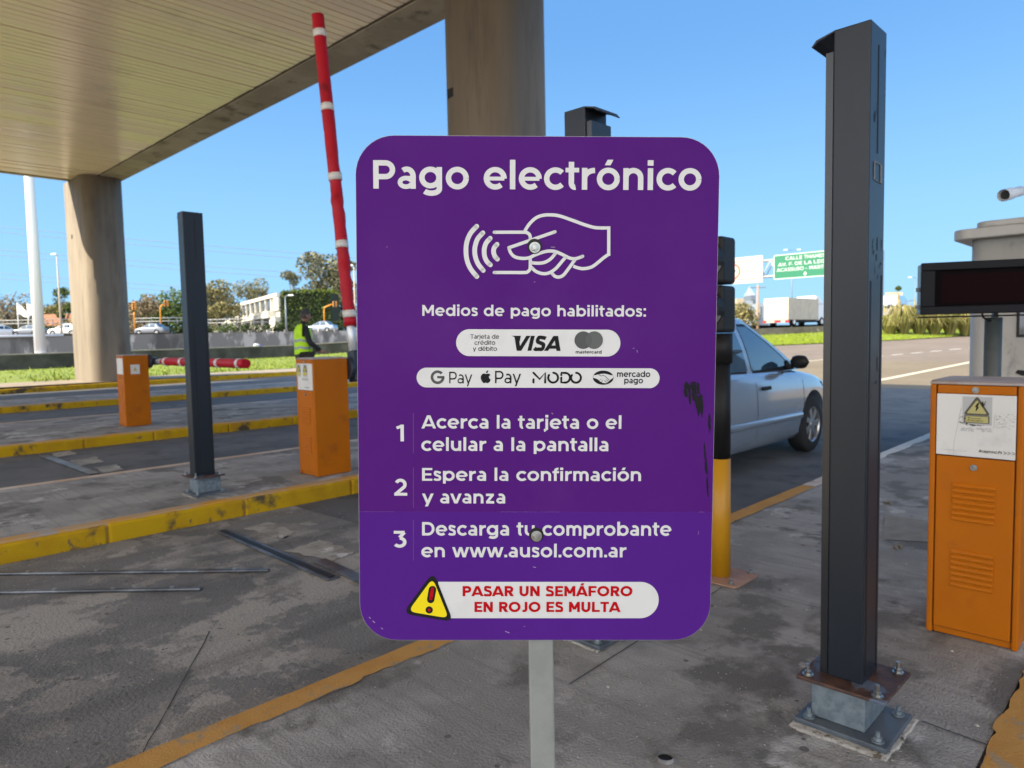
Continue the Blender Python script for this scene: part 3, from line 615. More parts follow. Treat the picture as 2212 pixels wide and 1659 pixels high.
for pp in ([(-5.6, 18.8), (-5.6, 24.0)], [(-5.6, 35), (4.9, 24.4), (14.0, 35.0), (14.0, 18.8)], [(41.0, 31.4), (41.0, 35.0), (47.5, 35.0)], [(41.0, 27), (41.0, 18.8), (47.5, 18.8)]):
    mo += ribbon(pp, 3.5)
mo += ribbon([(47.5 + 8.1 * math.cos(math.radians(a)), 26.9 + 8.1 * math.sin(math.radians(a))) for a in range(-90, 91, 15)], 3.5)
for cx_, a0 in ((27.3, 118), (65.6, 118)):
    mo += ribbon([(cx_ + 8.2 * math.cos(math.radians(a)), 26.9 + 8.2 * math.sin(math.radians(a))) for a in range(a0 - 330, a0 - 15, 15)], 3.5)
on_sign('wallet_mark', M_ink, mo, 3)
on_sign('wallet_mark', M_ink, [circle(111.3, 27.2, 17.3, 40, 11.9)], 3)
on_sign('wallet_mark', M_swhite, [[(95.0, 31.0), (99.0, 31.6), (104.0, 33.0), (109.0, 33.6), (113.5, 33.8), (118.0, 33.0), (123.0, 31.6), (127.6, 31.0), (128.3, 27.0), (123.5, 24.0), (120.0, 20.4), (116.5, 17.8), (111.0, 18.3), (106.0, 20.8), (102.5, 24.0), (98.5, 26.0), (94.4, 26.8)]], 3.6)
on_sign('wallet_mark', M_ink, ribbon(catmull([(103.5, 32.4), (107.8, 30.0), (111.5, 31.0), (116.5, 27.6), (121.0, 23.5)], 4), 0.9) + ribbon([(117.2, 19.0), (113.5, 22.0)], .7) + ribbon([(119.8, 21.4), (116.0, 24.2)], .7) + ribbon([(105.0, 22.6), (107.8, 24.8)], .7) + ribbon([(108.4, 20.4), (110.6, 22.8)], .7), 4.2)
# warning triangle
def rtri(pts, r, n=6):
    out = []; c = np.mean(pts, axis=0)
    for i in range(3):
        p = np.array(pts[i], float); a = np.array(pts[i - 1], float); b2 = np.array(pts[(i + 1) % 3], float)
        da = (a - p) / np.linalg.norm(a - p); db = (b2 - p) / np.linalg.norm(b2 - p)
        for k in range(n + 1):
            t = k / n; q = (p + da * r) * (1 - t) ** 2 + 2 * p * t * (1 - t) + (p + db * r) * t ** 2
            out.append(tuple(q))
    return out
T3 = [(-174.0, -304.0), (-226.5, -376.5), (-140.0, -391.5)]
on_sign('warning_triangle', M_ink, [rtri(T3, 17)], 3)
cT = np.mean(T3, axis=0); on_sign('warning_triangle', M_syel, [rtri([tuple(cT + (np.array(q) - cT) * 0.80) for q in T3], 13)], 3.6)
on_sign('exclamation_mark', M_ink, ribbon([(-175.6, -334.5), (-178.7, -352)], 12.6) + [circle(-181.3, -370.0, 6.3, 20)], 4.2)
on_sign('exclamation_mark', M_sred, ribbon([(-175.6, -333.5), (-178.4, -350)], 5.4) + [circle(-181.3, -370.0, 2.3, 14)], 4.8)
# black scuffs and chips
rs = random.Random(21)
sc_p = []
for (x, z, w, h) in ((252, 10, 9, 26), (259, 8, 9, 30), (266, 2, 9, 40), (272, -8, 7, 34), (249, 17, 6, 12), (277, -20, 3, 22), (291, -48, 4, 40), (284, -95, 2, 30), (287, -120, 3, 26), (289, -150, 2, 26)):
    for k in range(5):
        xx = x + rs.uniform(-w / 2, w / 2); hh = h * rs.uniform(.4, 1); ww = rs.uniform(1.2, 3.4) if x < 276 else rs.uniform(.3, .8); zt = z + rs.uniform(0, h / 2)
        sc_p.append([(xx, zt), (xx + ww, zt - rs.uniform(0, 4)), (xx + ww + 2, zt - hh), (xx + 1.5, zt - hh * .9), (xx - .6, zt - hh * .5)])
scb = MB()
for k, q in enumerate(sc_p): scb.sheet([(x / 1000, -0.0016 - k * 8e-6, z / 1000) for x, z in q])
scb.build('black_scuff', M_ink, panel, fix=False)
ch = [[(-4.8, 296), (-2, 297), (3, -298.5), (-1, -297.5)]] if False else []
chips = []
for (x, z, l, a) in ((-4.8, -296, 5, -.2), (-4.3, 193.9, 2.4, 1), (-6, 185.3, 2.4, .3), (160, 76, 3, .1), (167, 73, 4, -1.3), (-52, -408, 8, -.4), (240, -278, 2, 1), (276, -240, 6, 1.5), (22, 243, 7, 0), (-278, -390, 5, -.7), (-284, -383, 4, -.9), (-264, -402, 4, -.6), (25, -33, 3, -.6), (-20, -400, 2, .4), (-250, 242, 1.5, 0), (299, 60, 0, 0)):
    if l: chips.append([(x, z), (x + l * math.cos(a), z + l * math.sin(a)), (x + l * math.cos(a) + .5, z + l * math.sin(a) + .7), (x + .4, z + .8)])
on_sign('chip', M_scratch, chips, 2.2)
# bolts
for u, v in ((-4.5, 242.5), (1.1, -242.2)):
    bt = MB().prism(circle(0, 0, 0.0125, 24), 'y', -0.0016, -0.0012).build('bolt_shadow_ring', M_black, panel, ((u - 0.5) / 1000, 0, (v + 2) / 1000))
    w = MB(); w.prism(circle(0, 0, 0.0092, 28), 'y', -0.004, -0.0018); w.prism(circle(0, 0, 0.0068, 6), 'y', -0.0095, -0.004); w.prism(circle(0, 0, 0.0045, 16), 'y', -0.0105, -0.0095)
    w.build('bolt', M_steel, panel, (u / 1000, 0, v / 1000), (0, 0.3, 0), bevel=0.0008)
MB().box(-0.0215, 0.004, -SC.z, 0.0215, 0.047, 0.28).build('post', M_pgrey, sign, (0.002 * 0, 0, SC.z), (0.0, 0.0, SQ[2]), bevel=0.003)

# ------------------------------------------------------------------ light curtain posts
def light_post(label, x, y, faces, base_z, slots=True, zt=2.15, grout=1.0, wide=(0, 0)):
    """graphite post on a galvanized box pedestal; 'faces' = +1: hood over the +Y side, -1: hood over -Y"""
    t = thing('light_curtain_post', label, 'post', (x, y, 0), 0, 'graphite light curtain posts at the lane gates')
    zb = 0.165
    b = MB(); b.box(-wide[0], 0, zb, 0.142, 0.105, zt)
    shell = b.build('shell', M_dark, t, bevel=0.004)
    c = MB(); s = faces
    if s > 0: c.box(0.008, 0.108, zb, 0.134, 0.130 + wide[1], zt - 0.06)
    else: c.box(0.008, -0.027, zb, 0.134, -0.003, zt - 0.06)
    c.build('sensor_window', mat('smoked_window', (0.018, 0.019, 0.022), rough=0.25), t)
    hood = MB()
    if s > 0: hood.prism([(0.10, zt - 0.001), (0.10, zt - 0.005), (0.150, zt - 0.020), (0.168, zt - 0.034), (0.171, zt - 0.032), (0.156, zt - 0.015)], 'x', 0.0, 0.142)
    else: hood.prism([(0.005, zt - 0.001), (0.005, zt - 0.005), (-0.045, zt - 0.020), (-0.063, zt - 0.034), (-0.066, zt - 0.032), (-0.051, zt - 0.015)], 'x', 0.0, 0.142)
    hood.build('hood', M_dark, t)
    sl = MB()
    yy = -0.0015 if s > 0 else 0.106
    y0, y1 = (-0.0012, 0.002) if s > 0 else (0.1035, 0.1062)
    sl.box(0.066, y0, zt - 0.37, 0.074, y1, zt - 0.055)
    sl.box(0.020, y0, zb + 0.02, 0.030, y1, 1.40); sl.box(0.118, y0, zb + 0.02, 0.127, y1, 1.42)
    sl.build('slot', M_slot, t)
    pl = MB().box(-0.066, -0.085, zb - 0.012, 0.190, 0.178, zb)
    pl.build('flange_plate', M_rust, t, bevel=0.003)
    MB().box(-0.012, -0.012, 0.0225, 0.180, 0.150, zb - 0.013).build('pedestal', M_galv, t, bevel=0.003)
    MB().box(-0.060, -0.088, 0.006, 0.205, 0.185, 0.022).build('base_plate', mat('dark_base_plate', (0.075, 0.09, 0.11), (0.11, 0.13, 0.15), 12, .4, .6, rough=0.5, metal=0.3), t, bevel=0.003)
    gr = MB(); r = random.Random(int(y * 100)); n = 96; ring = []; ph = [r.uniform(0, 6.28) for _ in range(4)]
    for k in range(n):
        a = 2 * math.pi * k / n; ex = 0.150 / max(abs(math.cos(a)), abs(math.sin(a)) * 1.0); ex *= (0.985 + .02 * math.sin(3 * a + ph[0]) + .018 * math.sin(7 * a + ph[1]) + .012 * math.sin(17 * a + ph[2]) + r.uniform(-.008, .008)) * grout
        ring.append((0.066 + ex * 1.06 * math.cos(a), 0.048 + ex * math.sin(a)))
    gr.add([(px_, py_, 0.001) for px_, py_ in ring] + [(0.077 + (px_ - 0.077) * 0.94, 0.048 + (py_ - 0.048) * 0.97, 0.0055) for px_, py_ in ring],
           [(i, (i + 1) % n, n + (i + 1) % n, n + i) for i in range(n)] + [tuple(range(n, 2 * n))])
    gr.build('grout_bed', M_grout, t)
    for bx, by in ((-0.040, -0.055), (0.160, -0.055), (-0.040, 0.150), (0.160, 0.150)):
        q = MB(); q.prism(circle(bx, by, 0.017, 20), 'z', zb + 0.0005, zb + 0.004); q.prism(circle(bx, by, 0.011, 6), 'z', zb + 0.004, zb + 0.014); q.prism(circle(bx, by, 0.006, 12), 'z', zb + 0.014, zb + 0.036)
        q.build('bolt', M_steel, t)
        q = MB(); q.prism(circle(bx + 0.01, by, 0.018, 20), 'z', 0.0225, 0.026); q.prism(circle(bx + 0.01, by, 0.012, 6), 'z', 0.026, 0.037); q.prism(circle(bx + 0.01, by, 0.006, 12), 'z', 0.037, 0.052)
        q.build('bolt', M_galv, t)
    return t
lp = light_post('graphite light curtain post nearest the orange cabinet on the right, rusty bolted flange', 2.245, 0.708, 1, 0.19)
# sticker residue and scuffs on the near post
rb = MB(); rp = random.Random(9)
rb.box(0.036, -0.0025, 1.70, 0.044, -0.0008, 1.752); rb.box(0.094, -0.0025, 1.695, 0.108, -0.0008, 1.750); rb.box(0.0441, -0.0022, 1.749, 0.0939, -0.0008, 1.752); rb.box(0.0441, -0.0022, 1.697, 0.0939, -0.0008, 1.699)
rb.build('sticker_residue', mat('old_adhesive', (0.16, 0.17, 0.18), rough=0.7), lp)
sb = MB()
for k in range(22):
    x0 = rp.uniform(0.02, 0.13); z0 = rp.choice((rp.uniform(1.40, 1.56), rp.uniform(1.0, 1.3), rp.uniform(1.85, 2.1))); l = rp.uniform(.01, .05); w = rp.uniform(.002, .007)
    sb.sheet([(x0, -0.0009 - k * 2e-5, z0), (x0 + w, -0.0009 - k * 2e-5, z0 + .004), (x0 + w + rp.uniform(-.006, .006), -0.0009 - k * 2e-5, z0 + l), (x0 + rp.uniform(-.006, .004), -0.0009 - k * 2e-5, z0 + l * .9)])
sb.build('scuff', M_slot, lp)
light_post('graphite light curtain post whose hooded top rises above the purple sign', 2.24, 1.752, -1, 0.19, grout=.86)
light_post('graphite light curtain post on the left island before the orange barrier', 2.31, 5.86, 1, 0.19, zt=2.31, grout=.9, wide=(.022, .03))

# ------------------------------------------------------------------ toll barriers
def cabinet(name, label, x, y, arm=None, sticker='full', group='orange barrier cabinets', h=1.095):
    t = thing(name, label, 'barrier', (x, y, 0), 0, group)
    w, d = 0.315, 0.36; dh = h - 1.042
    b = MB(); b.box(0.0, 0, 0.004, d, 0.022, h - 0.012); b.box(0.0, w - 0.022, 0.004, d, w, h - 0.012); b.box(0.014, 0.0221, 0.004, d, w - 0.0221, h - 0.012)
    b.build('housing', M_orange, t, bevel=0.006)
    MB().prism([(0.0, h - 0.0118), (d, h - 0.0118), (d, h - 0.002), (d - 0.03, h + 0.004), (0.03, h + 0.004), (0.0, h - 0.002)], 'y', -0.001, w + 0.001).build('lid', mat('pale_lid', (0.36, 0.31, 0.29), (0.30, 0.20, 0.14), 5, .5, .7, rough=0.5), t, bevel=0.003)  # lid coloured paler than the housing, with browner blotches
    dr = MB()
    dr.box(0.001, 0.026, 0.035, 0.013, w - 0.026, 0.742 + dh).build('door', M_orange, t, bevel=0.004)
    door = [o for o in kids(t) if o.name.startswith('door')][0]
    MB().box(0.0135, 0.023, 0.03, 0.0142, w - 0.023, h - 0.014).build('door_gap', M_ogap, t)
    MB().box(-0.001, 0.026, 0.994 + dh, 0.013, w - 0.026, h - 0.014).build('upper_flap', M_orange, t, bevel=0.004)
    lab = MB().box(-0.001, 0.025, 0.747, 0.013, w - 0.025, 0.993).build('notice_panel', M_label, t, (0, 0, dh), bevel=0.002)
    for z in (1.011 + dh, 0.705 + dh):
        q = MB(); q.prism(circle(w / 2, z, 0.0125, 24), 'x', -0.006, 0.0); q.prism(circle(w / 2, z, 0.009, 20), 'x', -0.009, -0.006); q.build('lock', M_steel, t)
    for z0 in (0.485, 0.215):
        for k in range(7):
            zz = z0 + k * 0.0225
            q = MB(); q.prism([(0.0012, zz), (-0.006, zz + 0.001), (-0.0075, zz + 0.006), (-0.004, zz + 0.014), (0.0012, zz + 0.018)], 'y', 0.085, w - 0.085)
            q.build('vent_louvre', M_orange, t, bevel=0.001)
    # warning stickers and lettering: u runs to the photograph's right (-Y)
    def onface(nm, m, polys, lay=1, tri=None):
        bb = MB(); xx = -0.0014 - 0.0005 * lay
        for q in polys: bb.sheet([(xx, w - u, z) for u, z in q])
        if tri: bb.add([(xx, w - u, z) for u, z in tri[0]], tri[1])
        bb.build(nm, m, lab, fix=False)
    if sticker == 'full':
        onface('warning_sticker', M_ltgrey, [[(0.115, 0.985), (0.213, 0.985), (0.213, 0.875), (0.115, 0.875)]], 1)
        onface('warning_sticker', mat('dark_olive_print', (0.075, 0.065, 0.045), rough=0.5), [rtri([(0.163, 0.990), (0.116, 0.912), (0.209, 0.912)], .014), [(0.121, 0.911), (0.205, 0.911), (0.205, 0.881), (0.121, 0.881)]], 2)
        onface('warning_sticker', M_faded, [rtri([(0.163, 0.973), (0.1285, 0.919), (0.1965, 0.919)], .006), [(0.125, 0.908), (0.201, 0.908), (0.201, 0.884), (0.125, 0.884)]], 3)
        onface('warning_sticker', M_ink, [[(0.166, 0.962), (0.155, 0.944), (0.161, 0.945), (0.159, 0.926), (0.171, 0.946), (0.165, 0.945), (0.171, 0.961)]], 4)
        onface('lettering', M_ink, [q for _, q in fit_stroke('PELIGRO', 0.142, 0.178, 0.8975, 0.9015, .17)], 4); onface('lettering', M_ink, [q for _, q in fit_stroke('ELECTRICO', 0.140, 0.184, 0.8885, 0.8935, .17)], 4)
        rg = random.Random(5); sm = []
        for k in range(60):
            u = rg.uniform(0.103, 0.135) if k < 36 else rg.uniform(0.13, 0.185); z = rg.uniform(0.872, 0.905) if k < 36 else rg.uniform(0.869, 0.874); s_ = rg.uniform(.0008, .0035)
            sm.append([(u, z), (u + s_ * 1.6, z + rg.uniform(-.001, .001)), (u + s_ * 1.3, z + s_), (u + .0004, z + s_ * .8)])
        for k in range(26):
            u = rg.uniform(.176, .190); z = rg.uniform(.944, .966); s_ = rg.uniform(.001, .005); sm.append([(u, z), (u + s_, z + .001), (u + s_, z + s_), (u, z + s_)])
        onface('graffiti', M_ink, sm, 5)
        sm = []
        for k in range(90):
            u = rg.uniform(0.218, 0.285); z = rg.uniform(0.865, 0.925); s_ = rg.uniform(.0006, .0024); sm.append([(u, z), (u + s_ * 3, z + rg.uniform(-.001, .001)), (u + s_ * 2.6, z + s_ * .4), (u, z + s_ * .4)])
        sm += ribbon([(0.222, 0.905), (0.219, 0.865)], .0008) + ribbon([(0.222, 0.902), (0.252, 0.905), (0.256, 0.885), (0.254, 0.868)], .0007) + ribbon([(0.224, 0.880), (0.25, 0.884)], .0005) + ribbon([(0.11, 0.94), (0.088, 0.80), (0.087, 0.755)], .0006)
        onface('graffiti', mat('grey_scribble', (0.14, 0.14, 0.14), rough=0.6), sm, 2)
        sm = [[(u, z), (u + .008, z + .001), (u + .008, z + .004), (u, z + .003)] for u, z in [(rg.uniform(.104, .21), rg.uniform(.846, .862)) for k in range(60)]]
        b3 = MB()
        for k, q in enumerate(sm): b3.sheet([(-0.0018 - k * 6e-6, w - u, z) for u, z in q])
        b3.build('faded_print', mat('faded_print', (0.47, 0.465, 0.46), rough=0.6), lab, fix=False)
        onface('lettering', M_ink, [q for _, q in fit_stroke('kapsch', 0.172, 0.248, 0.768, 0.779, .17, .25)], 2)
        onface('lettering', M_ink, sum([ribbon([(0.253 + k * .0135, 0.778), (0.263 + k * .0135, 0.773), (0.253 + k * .0135, 0.768)], .0022, False) for k in range(3)], []), 2)
        sm = [[(u, z), (u + .005, z), (u + .005, z + .0016), (u, z + .0016)] for u, z in [(0.052 + k * .0062, 0.767 + (k > 5) * rg.choice((-.003, 0, .003))) for k in range(13)]]
        onface('lettering', mat('pale_print', (0.36, 0.35, 0.34), rough=0.6), sm, 2)
    elif sticker == 'twin':
        for u0 in (0.05, 0.165):
            onface('warning_sticker', M_ltgrey, [[(u0 - .035, 0.985), (u0 + .045, 0.985), (u0 + .045, 0.87), (u0 - .035, 0.87)]], 1)
            onface('warning_sticker', M_ink, [rtri([(u0 + .005, 0.985), (u0 - .033, 0.918), (u0 + .043, 0.918)], .01)], 2)
            onface('warning_sticker', M_warn, [rtri([(u0 + .005, 0.968), (u0 - .020, 0.924), (u0 + .030, 0.924)], .006), [(u0 - .03, .912), (u0 + .04, .912), (u0 + .04, .884), (u0 - .03, .884)]], 3)
        onface('faded_print', M_ltgrey, [[(0.11, .86), (.22, .86), (.22, .835), (.11, .835)]], 1)
        onface('lettering', M_ink, [q for _, q in fit_stroke('kapsch', 0.16, 0.235, 0.768, 0.779, .17, .25)], 2)
    elif sticker == 'side':
        q = MB().box(0.10, -0.0014, 0.80, 0.23, -0.0004, 0.945).build('side_notice', M_label, t)
        MB().prism([(0.135, .85), (0.195, .85), (0.165, .91)], 'y', -0.0022, -0.0015).build('warning_sticker', M_faded, q)
    return t
cabinet('barrier_cabinet', 'orange barrier cabinet at right with scribbled white notice panel and louvred door', 3.235, 0.462, h=1.042)
c1 = cabinet('barrier_gate', 'orange barrier gate on the left island with its red arm raised', 3.345, 5.765, sticker='twin', group='toll barriers with red arms')
c2 = cabinet('barrier_gate', 'orange barrier gate on the far island with its red arm lowered', 3.57, 11.66, sticker='side', group='toll barriers with red arms')
M_drive = mat('navy_plastic_flange', (0.018, 0.024, 0.038), rough=0.45)
def arm(t, pivot, direction, length, wr):
    """padded red arm with white bands on an aluminium tube, held by a dark flange"""
    p = Vector(pivot); d = Vector(direction).normalized(); side = Vector((1, 0, 0))
    fl = MB(); fl.prism(circle(p.y, p.z, 0.105, 24), 'x', p.x - 0.075, p.x - 0.02)
    a = p - d * 0.13; bq = p + d * 0.17
    perp = d.cross(side).normalized() * 0.065
    fl.hexa([tuple(a - perp + side * -0.02), tuple(bq - perp * .8 + side * -0.02), tuple(bq + perp * .8 + side * -0.02), tuple(a + perp + side * -0.02),
             tuple(a - perp + side * 0.07), tuple(bq - perp * .8 + side * 0.07), tuple(bq + perp * .8 + side * 0.07), tuple(a + perp + side * 0.07)])
    fl.build('arm_flange', M_drive, t, bevel=0.015)
    MB().tube([p + d * 0.05 + side * 0.025, p + d * 0.62 + side * 0.025], 0.040, 18).build('arm_tube', mat('arm_aluminium', (0.62, 0.64, 0.66), rough=0.35, metal=0.5), t)
    rr = random.Random(int(length * 10)); s0 = 0.40; pts = []; rad = []
    n = int((length - s0) / 0.06)
    u = d.cross(side).normalized()
    for k in range(n + 1):
        s = s0 + (length - s0) * k / n
        wob = wr * (rr.uniform(-.010, .010)) * (1 if s < length * 0.6 else 0.25)
        pts.append(p + d * s + side * (0.025 + wob) + u * wob * .8); rad.append(0.060 + wr * rr.uniform(-.006, .004) * (1 if s < length * .6 else .3))
    ar = MB().tube(pts, rad, 18).build('arm', M_red, t)
    for s in (s0 + 0.10,) + tuple(s0 + 0.10 + (length - s0 - 0.30) / 4 * k for k in (1, 2, 3, 4)):
        k = min(n, int(round((s - s0) / (length - s0) * n))); c = pts[k]; c2 = pts[min(n, k + 1)]
        dd = (c2 - c).normalized() if (c2 - c).length > 1e-6 else d
        MB().tube([c - dd * 0.034, c + dd * 0.034], max(rad[k], rad[max(0, k - 1)], rad[min(n, k + 1)]) + 0.003, 18).build('reflective_band', M_refl, ar)
    return ar
v = Vector((0.0, 0.125, 0.99))
arm(c1, (0.44, 0.035, 0.985), v, 3.44, 1.0)
arm(c2, (0.44, 0.05, 0.985), (0, -1, 0.0), 3.15, 0.3)

# ------------------------------------------------------------------ small traffic light at our island
tl = thing('lane_signal', 'two-lamp lane signal on a yellow and black post beside the purple sign', 'traffic light', (3.30, 1.735, 0))
MB().tube([(0, 0, 0.006), (0, 0, 0.616)], 0.050, 24).build('post', mat('golden_post_paint', (0.50, 0.235, 0.006), rough=0.42), tl)
MB().tube([(0, 0, 0.618), (0, 0, 1.10)], 0.050, 24).build('post', M_black, tl)
MB().tube([(0, 0, 1.101), (0, 0, 1.25)], 0.060, 24).build('post_collar', M_black, tl)
bpm = MB(); bpm.prism(rrect(-0.13, -0.15, 0.14, 0.12, 0.03, 5), 'z', 0.001, 0.009); bpl = bpm.build('base_plate', mat('peach_plate_paint', (0.36, 0.21, 0.14), (0.28, 0.15, 0.10), 9, .45, .6, rough=0.6), tl, bevel=0.002)
for bx, by in ((-0.10, -0.11), (0.11, -0.11), (-0.10, 0.085), (0.11, 0.085)):
    q = MB(); q.prism(circle(bx, by, 0.013, 6), 'z', 0.0095, 0.02); q.prism(circle(bx, by, 0.006, 10), 'z', 0.02, 0.036); q.build('bolt', M_steel, bpl)
for z0 in (1.255, 1.495):
    hd = MB().box(-0.085, -0.058, z0, 0.055, 0.14, z0 + 0.232).build('lamp_housing', mat('lamp_housing_black', (0.013, 0.013, 0.015), rough=0.5, spec=0.25), tl, bevel=0.018, seg=3)
    q = MB(); q.prism(circle(0.026, z0 + 0.114, 0.085, 28), 'x', -0.092, -0.084); q.build('lens', mat('dark_lens', (0.01, 0.008, 0.008), rough=0.15), hd)
    vz = MB(); n = 18; outer = [(0.026 + 0.094 * math.cos(math.radians(a)), z0 + 0.114 + 0.094 * math.sin(math.radians(a))) for a in np.linspace(-20, 200, n)]
    inner = [(0.026 + 0.088 * math.cos(math.radians(a)), z0 + 0.114 + 0.088 * math.sin(math.radians(a))) for a in np.linspace(-20, 200, n)]
    for k in range(n - 1):
        vz.hexa([(-0.084, *outer[k]), (-0.16 + .03 * abs(k - n / 2) / n, *outer[k]), (-0.16 + .03 * abs(k + 1 - n / 2) / n, *outer[k + 1]), (-0.084, *outer[k + 1]), (-0.084, *inner[k]), (-0.16 + .03 * abs(k - n / 2) / n, *inner[k]), (-0.16 + .03 * abs(k + 1 - n / 2) / n, *inner[k + 1]), (-0.084, *inner[k + 1])])
    vz.build('visor', M_black, hd)

# ------------------------------------------------------------------ LED message board, booth, camera
ld = Vector((0.425, -0.905, 0)); lyaw = math.atan2(ld.y, ld.x)
L0 = at_depth(1988, 625, 3.62)
lb = thing('message_board', 'black unlit message board on steel poles above the orange cabinet', 'display', (L0.x, L0.y, 0), lyaw)
zc = L0.z; BW, BH = 0.86, 0.262
fr = MB(); zt_, zb_ = zc + BH / 2, zc - BH / 2
for (a, b_, c, d_) in ((0, zb_, BW, zb_ + 0.040), (0, zt_ - 0.040, BW, zt_), (0, zb_ + 0.0401, 0.062, zt_ - 0.0401), (BW - 0.062, zb_ + 0.0401, BW, zt_ - 0.0401)):
    fr.box(a, -0.022, b_, c, 0.0, d_)
fr.build('frame', mat('board_frame', (0.009, 0.010, 0.013), rough=0.5, spec=0.12), lb, bevel=0.004)
MB().box(0.004, 0.001, zb_ + 0.004, BW - 0.004, 0.095, zt_ - 0.004).build('case', mat('board_case', (0.20, 0.26, 0.27), rough=0.4, metal=0.3), lb, bevel=0.003)
MB().box(0.060, -0.006, zb_ + 0.038, BW - 0.060, 0.0005, zt_ - 0.038).build('screen', mat('dark_led_screen', (0.002, 0.0004, 0.001), rough=0.5, spec=0.04), lb)
MB().box(0.095, -0.0068, zb_ + 0.058, BW * 0.62, -0.0062, zt_ - 0.062).build('screen_matrix', mat('led_matrix', (0.007, 0.0004, 0.0014), rough=0.5, spec=0.04), lb)
for k in range(2): MB().box(-0.012, 0.02, zb_ + 0.03 + k * 0.09, 0.003, 0.05, zb_ + 0.05 + k * 0.09).build('hinge', M_galv, lb)
MB().tube([(0.0, 0.05, zb_ - 0.012), (BW, 0.05, zb_ - 0.012)], 0.004, 8).build('rail', M_dark, lb)
M_pole = mat('dark_galvanized_pole', (0.075, 0.09, 0.09), (0.10, 0.115, 0.115), 8, .45, .6, (0.2, .22, .22), 12, .64, .7, rough=0.5, metal=0.4)
MB().tube([(0.352, 0.10, 0), (0.352, 0.10, zb_ - 0.02)], 0.039, 24).build('pole', M_pole, lb)
MB().tube([(0.535, 0.05, 0), (0.535, 0.05, zb_ - 0.001)], 0.039, 24).build('pole', M_pole, lb)
MB().box(0.34, 0.06, zb_ - 0.021, 0.362, 0.09, zb_ + 0.002).build('bracket', M_dark, lb)
MB().tube([(0.285, 0.04, zb_ + 0.003), (0.292, 0.045, zb_ - 0.02), (0.318, 0.06, zb_ - 0.032), (0.342, 0.075, zb_ - 0.04)], 0.005, 8).build('cable', M_black, lb)

B0 = at_depth(2090, 700, 7.0)
bt = thing('toll_booth', 'pale grey toll booth with flat stepped roof behind the message board', 'booth', (B0.x, B0.y, 0))
M_booth = mat('booth_enamel', (0.42, 0.405, 0.375), (0.37, 0.355, 0.33), 3, .45, .62, (0.26, .25, .23), 5, .6, .7, rough=0.4, stretch=(1, 1, .5))
yb = -(B0.y - 0.44); zt = at_depth(2150, 525, 7.2).z
poly = rrect(0.0, yb, 2.2, 0.0, 0.13, 8)
b = MB(); n = len(poly)
b.add([(p[0], p[1], 0.001) for p in poly] + [(p[0], p[1], zt) for p in poly], [(i, (i + 1) % n, n + (i + 1) % n, n + i) for i in range(n)], 0, True); b.add([(p[0], p[1], zt) for p in poly], [tuple(range(n))])
b.build('wall', M_booth, bt)
rf = MB(); rf.prism(rrect(-0.13, yb - 0.13, 2.33, 0.13, 0.14, 8), 'z', zt + 0.002, zt + 0.10); rf.prism(rrect(-0.11, yb - 0.11, 2.31, -0.06, 0.12, 8), 'z', zt + 0.101, zt + 0.16)
rf.build('roof', M_booth, bt, bevel=0.012)
MB().box(-0.004, yb + 0.1, zt - 0.24, 0.001, -0.22, zt - 0.215).build('slot', M_slot, bt)
MB().box(-0.012, yb + 0.1, zt - 0.36, -0.0005, -0.24, zt - 0.25).build('shutter_box', mat('booth_shutter', (0.44, .42, .38), (0.34, .32, .29), 6, .5, .62, rough=.5), bt, bevel=0.006)
wz = 1.155
MB().box(-0.008, yb + 0.12, wz, -0.0008, -0.40, wz + 0.32).build('window_frame', M_slot, bt, bevel=0.003)
MB().box(-0.0115, yb + 0.15, wz + 0.025, -0.0085, -0.425, wz + 0.30).build('window', mat('booth_glass', (0.05, .065, .085), rough=0.04, spec=0.8), bt)
vt = MB()
for k in range(9): vt.box(-0.004, -0.46 - k * 0.05, 0.735, -0.0006, -0.435 - k * 0.05, 0.75)
vt.build('vent', M_dark, bt)
MB().prism([(-0.40, 0.815), (-0.42, 0.845), (-0.50, 0.835), (-0.72, 0.80), (-0.72, 0.785), (-0.45, 0.79)], 'x', -0.004, -0.0007).build('scrape', M_black, bt)

cp = at_depth(2232, 415, 6.8)
cm = thing('security_camera', 'white bullet security camera on a pole over the toll booth', 'camera', (cp.x, cp.y, 0))
MB().box(-0.03, -0.03, zt + 0.16, 0.03, 0.03, cp.z + 0.36).build('pole', M_lamp_white, cm, bevel=0.005)
a = at_depth(2172, 421, 6.62) - Vector((cp.x, cp.y, 0)); e = at_depth(2204, 413, 6.75) - Vector((cp.x, cp.y, 0))
dd = (e - a).normalized()
MB().tube([a, e], 0.048, 20).build('camera_body', M_lamp_white, cm)
hd = MB().tube([a - dd * 0.04, a + dd * 0.10], 0.056, 20, caps=False).build('hood', M_lamp_white, cm)
MB().tube([a - dd * 0.004, a - dd * 0.001], 0.043, 20).build('lens', M_slot, cm)
MB().tube([e, (0, 0, cp.z)], 0.022, 10).build('bracket', M_lamp_white, cm)
